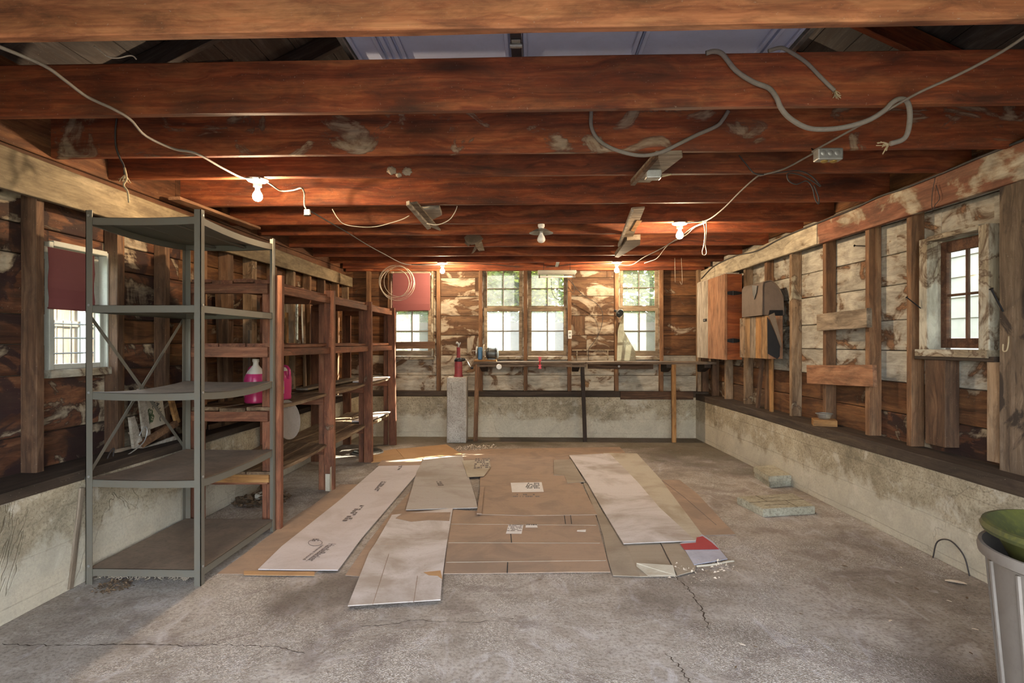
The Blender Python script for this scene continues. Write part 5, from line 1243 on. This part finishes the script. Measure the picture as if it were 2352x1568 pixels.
put('opening_shadow_box', prism([RS.p(uA - .002, .13, zb_ - .004), RS.p(uA - .002, -.01, zb_ - .004), RS.p(uA - .002, -.01, zb_ + .05), RS.p(uA - .002, .12, zb_ + .05)], -.006, up=RS.U), M['iron'], hd).name = 'opening_shade_panel'  # dark panel stands in for the shade in the hood's open end
put('dent', prism([RP(1728, 655, n0_ + .006), RP(1740, 656, n0_ + .006), RP(1738, 672, n0_ + .006), RP(1733, 688, n0_ + .006), RP(1730, 676, n0_ + .006)], .004, up=RS.N), M['iron'], hd).name = 'painted_dent'  # dent drawn as a flat dark patch laid on the shell
# plank box under it
n1_ = .16; uA = RS.hit(1761, 780, n1_)[0]; uB = RS.hit(1699, 780, n1_)[0]; za = RS.hit(1730, 822, n1_)[1]; zb2 = RS.hit(1730, 728, n1_)[1]
pb_ = thing('plank_box', 'shallow wall box of streaky vertical boards below the metal hood', 'box', RP(1730, 822, .1))
nb = 5
for k in range(nb):
    a_ = uA + (uB - uA) * k / nb; b_ = uA + (uB - uA) * (k + 1) / nb
    fboard('front_board', RS, a_ + .001, b_ - .001, n1_ - .018 - .003 * (k % 2), n1_ - .003 * (k % 2), za, zb2, M[('plywood', 'orange_wood', 'grey_wood', 'plywood', 'stud_grey')[k]], pb_, seg=3, jit=.0015)
fboard('side_board', RS, uA, uA + .018, .0, n1_ - .018, za, zb2, M['cabinet_orange'], pb_)
fboard('side_board', RS, uB - .018, uB, .0, n1_ - .018, za, zb2, M['plywood'], pb_)
fboard('bottom_board', RS, uA + .02, uB - .02, .0, n1_ - .02, za, za + .018, M['plywood'], pb_)
# black cloth and the felt flap
yq = RS.p(uA, 0, 0).y - .03
q = [PY(x_, y_, yq) for x_, y_ in ((1763, 728), (1792, 790), (1791, 818), (1786, 824), (1764, 812))]
tag(put('black_cloth', prism(q, .012, up=V((0, 1, 0)))  , M['tarp']), 'black triangular cloth hanging on the right wall beside the streaky box', 'cloth')
q = [PY(x_, y_, yq - .03) for x_, y_ in ((1766, 724), (1779, 718), (1796, 790), (1794, 798), (1781, 762))]
tag(put('felt_flap', prism(q, .012, up=V((0, 1, 0))), M['felt']), 'brown felt strip hanging over the black cloth on the right wall', 'cloth')
a_ = RP(1772, 940, .03); b_ = RP(1771, 796, .045)
tag(board('standing_lath', V((a_.x, a_.y, .602)), b_, .055, .025, M['orange_wood'], None, up=RS.U, seg=4, jit=.001), 'orange lath standing on the right ledge under the black cloth', 'lath')
for (x0_, y0_, x1_, y1_, w_, m, th_, lb) in ((1740, 936, 1752, 815, .05, 'stud_dark', .03, 'dark lath standing on the right ledge just left of the orange lath'), (1826 - 45, 930, 1790, 700, .0, None, 0, None)):
    if m: tag(board('standing_lath', RP(x0_, y0_, .02), RP(x1_, y1_, .02), w_, th_, M[m], None, up=RS.U, seg=3, jit=.002), lb, 'lath')
# boards nailed over the studs
def nb_board(px, m, lb, th=.03):
    (xa, ya, yb), (xb, yc, yd) = px
    ua = RS.hit(xa, 0, th)[0]; ub_ = RS.hit(xb, 0, th)[0]
    za_ = (RS.hit(xa, ya, th)[1] + RS.hit(xa, yb, th)[1]) / 2; zb_ = (RS.hit(xb, yc, th)[1] + RS.hit(xb, yd, th)[1]) / 2
    wd = RS.hit(xa, ya, th)[1] - RS.hit(xa, yb, th)[1]
    o = board('nailed_board', RS.p(ua, th/2 + .008, za_), RS.p(ub_, th/2 + .008, zb_), wd, th, M[m], None, seg=4, jit=.003); tag(o, lb, 'board', 'short boards nailed across the right studs')
    return o
nb_board(((1878, 722, 760), (1993, 709, 750)), 'grey_wood', 'short grey board nailed across studs on the right wall, the upper of two', .04)
nb_board(((1855, 838, 880), (2007, 837, 889)), 'cabinet_orange', 'short orange-brown board nailed across studs on the right wall, the lower of two')
# nails and hook
def nail(p0, p1, n0, n1, lb, r_=.004):
    a_, b_ = RP(*p0, n0), RP(*p1, n1); t = thing('nail', lb, 'nail', a_, 0, 'large nails in the right wall')
    put('shank', tube([a_, b_], r_, 6, 1), M['iron'], t); d = (b_ - a_).normalized()
    put('head', tube([b_, b_ + d * .004], r_ * 2.2, 8, 1), M['iron'], t)
nail((1989, 565), (1963, 564), 0, .04, 'thin nail sticking out high on the right wall studs')
nail((2115, 708), (2083, 683), .01, .06, 'long nail sticking out left of the right-hand window')
nail((2304, 715), (2277, 664), .02, .09, 'longest nail, slanting beside the right casing of the right-hand window', .005)
hk = tag(put('wire_hook', tube([RP(2317, 772, .03), RP(2316, 790, .05), RP(2312, 805, .06), RP(2304, 805, .06), RP(2304, 790, .06)], .0035, 6, 4), M['frayed'], None, smooth='all'), 'rusty wire hook on the post at the right edge', 'hook')
sj = [RP(2148, 408, .05), RP(2142, 440, .05), RP(2140, 470, .05), RP(2143, 483, .05), RP(2148, 470, .05), RP(2158, 455, .05), RP(2150, 425, .05)]
tag(put('string', tube(sj, .0022, 5, 4), M['cable_dark'], None, smooth='all'), 'thin dark string hanging on the header above the right-hand window', 'string')
# block and dish on the ledge
q = PZ(1893, 980, .60); RZ = .05
wbk = put('wood_block', boxbm(-.09, .09, -.07, .07, 0, .055, .004), M['orange_wood'], None, T((q.x + .03, q.y + .06, .602)) @ R(-.35, 'Z')); tag(wbk, 'small orange wooden block on the right ledge', 'block')
dsh = thing('glass_dish', 'small clear glass dish on the orange wooden block', 'dish', (q.x + .03, q.y + .06, .657))
put('dish_body', lathe([(0, 0), (.038, 0), (.042, .004), (.060, .040), (.066, .044), (.066, .048), (.058, .044), (.038, .009), (0, .006)], 28, cap=False), M['dish_glass'], dsh, T((q.x + .03, q.y + .06, .6575)), smooth=True)
put('dish_rim', lathe([(.060, .044), (.068, .044), (.069, .048), (.062, .049)], 28, cap=False), M['galv'], dsh, T((q.x + .03, q.y + .06, .6575)), smooth=True)
q2 = PZ(1935, 985, .60)
tag(board('scrap_block', (q2.x + .12, q2.y + .02, .62), (q2.x + .14, q2.y + .25, .62), .03, .06, M['stud_dark'], None, jit=.003, seg=2), 'dark scrap of wood on the ledge right of the orange block', 'block')
a_ = PZ(2180, 1290, 0)
tag(put('bent_root_wire', tube([(RF.p(3.36, .01, .0)), RF.p(3.40, .012, .10), RF.p(3.50, .012, .15), RF.p(3.60, .012, .11), RF.p(3.64, .01, 0)], .004, 6, 6), M['cable_dark'], None, smooth='all'), 'thin dark arch of wire against the foot of the right foundation wall', 'wire')

# ================================================================ FLOOR THINGS
lay = [0]
def sheet(name, label, poly, mat, z, th=.004, cat='sheet', group=None, wav=.002, seed=0):
    P4 = [PZ(x, y, z) for x, y in poly]
    bm = bmesh.new(); vs = [bm.verts.new(p) for p in P4]; bm.faces.new(vs)
    for it in range(3):
        es = [e for e in bm.edges if e.calc_length() > .22]
        if not es: break
        bmesh.ops.subdivide_edges(bm, edges=es, cuts=1, use_grid_fill=False)
    bmesh.ops.triangulate(bm, faces=bm.faces)
    es = [e for e in bm.edges if e.calc_length() > .3]
    if es: bmesh.ops.subdivide_edges(bm, edges=es, cuts=2); bmesh.ops.triangulate(bm, faces=[f for f in bm.faces if len(f.verts) > 3])
    for v in bm.verts: v.co.z = z + .001 + wav * abs(mnoise.noise(v.co * 2.2 + V((0, 0, seed * 3.1))))
    for f in bm.faces:
        if f.normal.z < 0: f.normal_flip()
    bm.normal_update()
    r_ = bmesh.ops.extrude_face_region(bm, geom=list(bm.faces))
    for v in [g for g in r_['geom'] if isinstance(g, bmesh.types.BMVert)]: v.co.z += th
    bmesh.ops.recalc_face_normals(bm, faces=bm.faces)
    o = put(name, bm, M[mat]); return tag(o, label, cat, group)
def decal(name, poly, mat, z, parent, th=.0008): return put(name, prism([PZ(x, y, z) for x, y in poly], th), M[mat], parent)
def quadpt(q, a, b):      # bilinear point in an image quad (corners: left-near, right-near, right-far, left-far)
    P = [PZ(x, y, 0) for x, y in q]; return (P[0]*(1-a) + P[1]*a)*(1-b) + (P[3]*(1-a) + P[2]*a)*b
def print_block(q, rows, z, parent, mat='ink', seed=1, fill=.7, ncol=14):
    rq = random.Random(seed); bm = bmesh.new()
    for r_ in range(rows):
        b0 = (r_ + .2) / rows; b1 = (r_ + .8) / rows; x = 0
        while x < 1:
            w = rq.uniform(.3, 1.2) / ncol
            if rq.random() < fill:
                pts = [quadpt(q, x, b0), quadpt(q, min(1, x + w), b0), quadpt(q, min(1, x + w), b1), quadpt(q, x, b1)]
                for p in pts: p.z = z
                prism(pts, .0006, bm)
            x += w + .25 / ncol
    return tag(put('print', bm, M[mat], parent), kind='stuff')
CG = 'cardboard sheets laid on the floor'; BG = 'white boards laid on the floor'
sheet('cardboard_sheet', 'brown cardboard sheet sticking out left of the long printed white board', [(499, 1319), (721, 1321), (800, 1240), (880, 1113), (780, 1113), (721, 1159), (672, 1190), (584, 1257)], 'card', .000, .0035, 'cardboard', CG, seed=1)
sheet('cardboard_sheet', 'thin brown cardboard strip under the near end of the long printed white board', [(560, 1312), (722, 1314), (722, 1323), (560, 1321)], 'card_orange', .006, .003, 'cardboard', CG, seed=2)
sheet('cardboard_sheet', 'orange cardboard piece nearest the last wooden shelf posts', [(852, 1063), (858, 1040), (908, 1031), (934, 1056)], 'card_orange', .000, .004, 'cardboard', CG, seed=3)
sheet('cardboard_sheet', 'orange cardboard piece in front of the concrete pillar', [(910, 1032), (1025, 1021), (1062, 1044), (975, 1051), (930, 1054)], 'card_orange', .004, .004, 'cardboard', CG, seed=4)
sheet('cardboard_sheet', 'small brown cardboard strip at the far end of the long printed board', [(866, 1070), (877, 1058), (972, 1051), (966, 1069)], 'card', .002, .003, 'cardboard', CG, seed=5)
sheet('cardboard_sheet', 'brown cardboard showing between the two left white boards', [(793, 1322), (830, 1325), (905, 1250), (1034, 1175), (960, 1110), (905, 1170), (850, 1240)], 'card', .001, .003, 'cardboard', CG, seed=6)
sheet('cardboard_sheet', 'wide far brown cardboard sheet before the workbench', [(1000, 1056), (1060, 1036), (1100, 1032), (1423, 1027), (1438, 1042), (1310, 1050), (1290, 1094), (1090, 1094)], 'card', .000, .004, 'cardboard', CG, seed=7)
cen = sheet('cardboard_sheet', 'large brown cardboard carton in the middle with a white picture label', [(1103, 1092), (1298, 1090), (1335, 1112), (1372, 1183), (1200, 1185), (1100, 1182)], 'card', .007, .005, 'cardboard', CG, .004, seed=8)
low = sheet('cardboard_sheet', 'near brown cardboard carton with barcode labels and slotted flaps', [(1019, 1319), (1402, 1315), (1366, 1178), (1100, 1176), (1037, 1171)], 'card', .001, .005, 'cardboard', CG, .003, seed=9)
for q in ([(1036, 1203), (1370, 1206)], [(1030, 1246), (1378, 1247)], [(1025, 1291), (1392, 1287)]):
    a_, b_ = PZ(*q[0], .0085), PZ(*q[1], .0085); put('fold_crease', tube([a_, b_], .0022, 5, 1), M['card_grey'], low)
for q in ([(1173, 1226), (1175, 1246)], [(1166, 1291), (1165, 1315)], [(1296, 1182), (1299, 1203)], [(1310, 1180), (1313, 1203)]):
    a_, b_ = PZ(*q[0], .0088), PZ(*q[1], .0088); put('slot', board('s', a_, b_, .001, .006, M['ink_black']).data, None, low) if 0 else put('slot', tube([a_, b_], .003, 4, 1), M['ink_black'], low)
decal('label_sheet', [(1162, 1225), (1198, 1225), (1202, 1205), (1168, 1205)], 'paper', .0095, low); print_block([(1164, 1223), (1197, 1223), (1201, 1207), (1170, 1207)], 6, .0104, low, 'ink', 3)
decal('label_sheet', [(1207, 1211), (1235, 1211), (1233, 1205), (1208, 1205)], 'paper', .0095, low); print_block([(1209, 1210), (1233, 1210), (1232, 1206), (1210, 1206)], 1, .0104, low, 'ink_black', 4, .8, 20)
decal('torn_label', [(1325, 1220), (1345, 1221), (1346, 1216), (1326, 1217)], 'paper', .0095, low)
lb_ = decal('label_sheet', [(1176, 1130), (1249, 1129), (1244, 1107), (1173, 1108.5)], 'paper', .0145, cen)
print_block([(1205, 1126), (1240, 1126), (1238, 1112), (1213, 1112)], 5, .0155, cen, 'ink_black', 6, .8, 9)
print_block([(1178, 1146), (1240, 1146), (1238, 1137), (1180, 1137)], 2, .0142, cen, 'ink', 7, .4, 16)
s4 = sheet('white_board', 'pale panel lying left of the brown carton, far end in the sun', [(932, 1172), (1097, 1167), (1091, 1142), (1065, 1058), (1062, 1048), (975, 1051), (957, 1085)], 'board_pale', .012, .006, 'board', BG, seed=10)
print_block([(1007, 1121), (1020, 1121), (1013, 1110), (1002, 1110)], 3, .0225, s4, 'ink', 9, .9, 3)
s4b = sheet('cardboard_sheet', 'crumpled brown strip joining the pale panel and the brown carton', [(1095, 1182), (1106, 1182), (1112, 1120), (1104, 1120)], 'card', .018, .008, 'cardboard', CG, .006, seed=20)
nw = sheet('cardboard_sheet', 'piece of pale carton with printed pattern left of the brown carton', [(1074, 1096), (1111, 1094), (1127, 1072), (1124, 1055), (1061, 1058)], 'board_cream', .020, .002, 'cardboard', CG, seed=11)
print_block([(1088, 1082), (1126, 1080), (1124, 1056), (1092, 1057)], 6, .0255, nw, 'ink', 12, .75, 5)
pr_ = sheet('white_board', 'long white board with black printed lettering, leftmost on the floor', [(593, 1309), (776, 1311), (832, 1235), (963, 1083), (968, 1069), (870, 1071), (786, 1145), (646, 1257)], 'board_white_clean', .010, .005, 'board', BG, seed=12)
def floor_txt(body, px0, px1, h_px, z, parent, mat='ink', flip=False):
    a_, b_ = PZ(*px0, z), PZ(*px1, z); d = b_ - a_; x = d.normalized(); zz_ = V((0, 0, 1)); y = zz_.cross(x)
    o = wall_txt(body, 1.0, M[mat], parent, Matrix.Identity(4), .0003)
    xs = [v.co.x for v in o.data.vertices]; ys_ = [v.co.y for v in o.data.vertices]
    sx = d.length / (max(xs) - min(xs)); sy = h_px / (max(ys_) - min(ys_))
    Mx = T((a_ + b_) / 2) @ Matrix((x * sx, y * sy, zz_)).transposed().to_4x4()
    o.data.transform(Mx)
    return o
ZT = .0195
floor_txt('HardieBacker', (763, 1248), (713, 1287), .05, ZT, pr_)
floor_txt('cement board', (742, 1251), (698, 1285), .02, ZT, pr_)
put('print_rule', tube([PZ(752, 1252, ZT), PZ(703, 1288, ZT)], .0012, 4, 1), M['ink'], pr_)
lg_ = put('logo_ring', tube([PZ(724 + 16 * math.cos(a), 1246 + 7 * math.sin(a), ZT) for a in [2*math.pi*i/20 for i in range(21)]], .0016, 4, 1), M['ink'], pr_)
print_block([(716, 1250), (731, 1250), (733, 1243), (719, 1243)], 2, ZT, pr_, 'ink', 21, .7, 3)
print_block([(785, 1203), (803, 1203), (837, 1165), (824, 1165)], 9, ZT, pr_, 'ink', 22, .75, 2)
print_block([(857, 1133), (868, 1133), (888, 1110), (876, 1110)], 9, ZT, pr_, 'ink', 23, .7, 2)
print_block([(903, 1088), (912, 1088), (928, 1072), (919, 1072)], 7, ZT, pr_, 'ink', 24, .6, 2)
big = sheet('white_board', 'worn white board reaching nearest the camera, its edge torn', [(799, 1393), (1012, 1379), (1015, 1336), (1025, 1260), (1040, 1168), (900, 1184), (862, 1250), (848, 1270)], 'board_white', .013, .005, 'board', BG, seed=13)
for q in ([(856, 1388), (893, 1272)], [(950, 1383), (959, 1322)], [(862, 1250), (905, 1250)]): put('crack_line', tube([PZ(*q[0], .0205), PZ(*q[1], .0205)], .0014, 4, 1), M['card'], big)
put('torn_paper', prism([PZ(x, y, .0203) for x, y in ((908, 1190), (925, 1178), (1035, 1176), (1032, 1196), (985, 1194), (945, 1198))], .001), M['card'], big)
put('torn_paper', prism([PZ(x, y, .0203) for x, y in ((973, 1314), (1012, 1310), (1016, 1330), (1005, 1322), (985, 1321))], .001), M['card_orange'], big)
sheet('cardboard_sheet', 'small pale square sheet beyond the centre beside the long right boards', [(1272, 1057), (1312, 1056), (1343, 1107), (1303, 1110), (1296, 1092), (1272, 1092)], 'card_grey', .012, .004, 'cardboard', CG, seed=14)
sheet('cardboard_sheet', 'grey-brown cardboard strip under the left edge of the long right board', [(1408, 1323), (1470, 1325), (1440, 1250), (1385, 1178), (1350, 1110), (1340, 1112), (1368, 1178), (1385, 1230), (1396, 1285)], 'card_grey', .003, .004, 'cardboard', CG, seed=15)
sheet('cardboard_sheet', 'grey cardboard at the near end of the right boards under a curled flap', [(1470, 1325), (1555, 1324), (1530, 1280), (1515, 1246), (1436, 1246)], 'card_grey', .004, .004, 'cardboard', CG, seed=16)
sheet('cardboard_sheet', 'pale near corner cardboard left of the red-printed carton', [(1517, 1246), (1562, 1246), (1600, 1290), (1596, 1312), (1556, 1323)], 'card_grey', .0045, .004, 'cardboard', CG, seed=17)
Fb = sheet('white_board', 'widest long white board of the right pair, left edge raised over cardboard', [(1432, 1250), (1597, 1243), (1515, 1167), (1464, 1107), (1400, 1042), (1307, 1046), (1350, 1111), (1378, 1160)], 'board_white', .016, .005, 'board', BG, seed=18)
Gb = sheet('white_board', 'long creamy board on the right of the pair, overlapped by the wider one', [(1596, 1242), (1612, 1228), (1518, 1102), (1463, 1042), (1385, 1041), (1464, 1112), (1515, 1170)], 'board_cream', .009, .005, 'board', BG, seed=19)
sheet('cardboard_sheet', 'tan cardboard sheet sticking out right of the long creamy board', [(1600, 1231), (1690, 1228), (1662, 1200), (1603, 1136), (1561, 1103), (1520, 1103)], 'card', .001, .004, 'cardboard', CG, seed=21)
put('crease', tube([PZ(1522, 1104, .008), PZ(1570, 1140, .008), (PZ(1645, 1205, .008))], .002, 4, 1), M['ink'], bpy.data.objects[[o.name for o in bpy.data.objects if o.get('label', '').startswith('tan cardboard')][0]])
rb = sheet('carton_piece', 'carton flap with a red printed band and pale blue end', [(1561, 1249), (1597, 1236), (1612, 1228), (1638, 1245), (1671, 1285), (1594, 1298), (1572, 1262)], 'blue_print', .009, .004, 'cardboard', None, .003, seed=22)
decal('red_band', [(1562, 1249), (1598, 1246), (1600, 1234), (1614, 1231), (1634, 1245), (1652, 1261), (1572, 1262)], 'red_print', .0175, rb)
cf = put('curled_flap', prism([PZ(1488, 1322, .008), PZ(1552, 1322, .008), PZ(1546, 1299, .03), PZ(1462, 1294, .035), PZ(1462, 1300, .02)], .004), M['board_cream']); tag(cf, 'curled cream flap of cardboard at the near right end of the boards', 'cardboard')
rl = put('rolled_paper', tube([PZ(1600, 1300, .012), PZ(1640, 1296, .014), PZ(1668, 1290, .016), PZ(1686, 1288, .014)], .006, 8, 4), M['board_cream'], None, smooth='all'); tag(rl, 'rolled strip of cream paper along the edge of the red carton flap', 'paper')
for i, (u, v, rad, n) in enumerate(((1080, 1030, .20, 240), (1120, 1027, .12, 90), (1640, 1302, .12, 55), (1590, 1320, .16, 45))):
    p = PZ(u, v, 0); heap('paper_crumbs', ('heap of shredded paper crumbs before the concrete pillar', 'thin trail of shredded crumbs before the left bench leg', 'crumbs scattered beside the rolled paper strip', 'crumbs scattered by the curled cream flap')[i], 'crumbs', (p.x, p.y, .003), rad, n, M['crumb'], .02, .014)
# pavers
def paver(label, q, z0, z1, grooves=False):
    P4 = [PZ(x, y, z1) for x, y in q]; bm = prism([V((p.x, p.y, z0)) for p in P4], z1 - z0)
    bmesh.ops.bevel(bm, geom=list(bm.edges), offset=.006, segments=2, affect='EDGES')
    o = tag(put('concrete_paver', bm, M['paver']), label, 'paver', 'concrete pavers by the right wall')
    if grooves:
        for a, b, c_, d in grooves:
            A = P4[0].lerp(P4[1], a).lerp(P4[3].lerp(P4[2], a), b); B = P4[0].lerp(P4[1], c_).lerp(P4[3].lerp(P4[2], c_), d)
            put('groove', tube([A, B], .002, 4, 1), M['sill'], o)
    return o
paver('upper of two stacked concrete pavers against the right foundation wall', [(1730, 1071), (1777, 1067), (1818, 1091), (1766, 1094)], .058, .11)
paver('lower of two stacked concrete pavers against the right foundation wall', [(1732, 1082), (1779, 1078), (1820, 1101), (1768, 1106)], .0, .056)
paver('single flat concrete paver with grooved brick pattern, nearer than the stacked pair', [(1692, 1140), (1821, 1132), (1873, 1162), (1753, 1169)], .0, .06, [(0, .5, 1, .5), (.33, 0, .33, .5), (.66, .5, .66, 1), (.33, .25, .66, .25), (.15, .75, .6, .75)])
# bin and basin
bx_ = PZ(2469, 1240, .72); bx_.x += .075; Bn = thing('plastic_bin', 'tall grey ribbed plastic bin at the right edge', 'bin', (bx_.x, bx_.y, 0))
bc = V((bx_.x, bx_.y, 0))
bm = lathe([(r_, z_ * .955) for r_, z_ in [(0, .0), (.205, .0), (.21, .01), (.262, .66), (.272, .665), (.285, .672), (.288, .69), (.284, .705), (.274, .705), (.27, .69), (.258, .668), (.20, .02), (0, .018)]], 56, M=T(bc))
put('bin_body', bm, M['bin'], Bn, smooth=True)
for k in range(14):
    a = 2*math.pi*k/14 + .12
    put('rib', tube([bc + V((.212 * math.cos(a), .212 * math.sin(a), .012)), bc + V((.263 * math.cos(a), .263 * math.sin(a), .626))], .007, 6, 1), M['bin'], Bn)
Mb = T(bc + V((.01, -.005, .602))) @ R(math.radians(2), 'Y')
bs = thing('green_basin', 'mossy green round basin sitting in the mouth of the grey bin', 'basin', bc + V((0, 0, .60)))
put('basin_body', lathe([(0, 0), (.19, .0), (.215, .015), (.252, .085), (.272, .098), (.289, .102), (.295, .114), (.29, .128), (.278, .13), (.262, .118), (.235, .09), (.205, .03), (.18, .014), (0, .012)], 56, M=Mb), M['basin'], bs, smooth=True)
# litter
rq = random.Random(77)
spots = [(2195, 1337), (2221, 1373), (2060, 1338), (2070, 1303), (2105, 1352), (2215, 1400), (2240, 1445), (2090, 1368), (1975, 1400), (1705, 1480), (1690, 1532), (1735, 1485), (2045, 1425), (1240, 1331), (2230, 1500), (2180, 1380), (1840, 1410), (1940, 1300)]
lbs = ['long pale dry leaf on the floor near the bin, biggest of the litter'] + ['small scrap of leaf or paper litter scattered on the open floor'] * 30
for i, (u, v) in enumerate(spots):
    p = PZ(u, v, .004); s = .05 if i == 0 else rq.uniform(.008, .018); a = rq.uniform(0, 3) if i else -.5
    bm = bmesh.new(); pts = [V((math.cos(t_) * s, math.sin(t_) * s * .35, 0)) for t_ in [2*math.pi*k/9 for k in range(9)]]
    pts = [T(p) @ R(a, 'Z') @ (q + V((0, 0, abs(q.y) * .3))) for q in pts]
    prism(pts, .0015, bm); tag(put('floor_litter', bm, M['crumb'] if i % 3 == 0 else M['leaf_dry']), lbs[i], 'litter', None if i == 0 else 'litter scattered on the open floor')
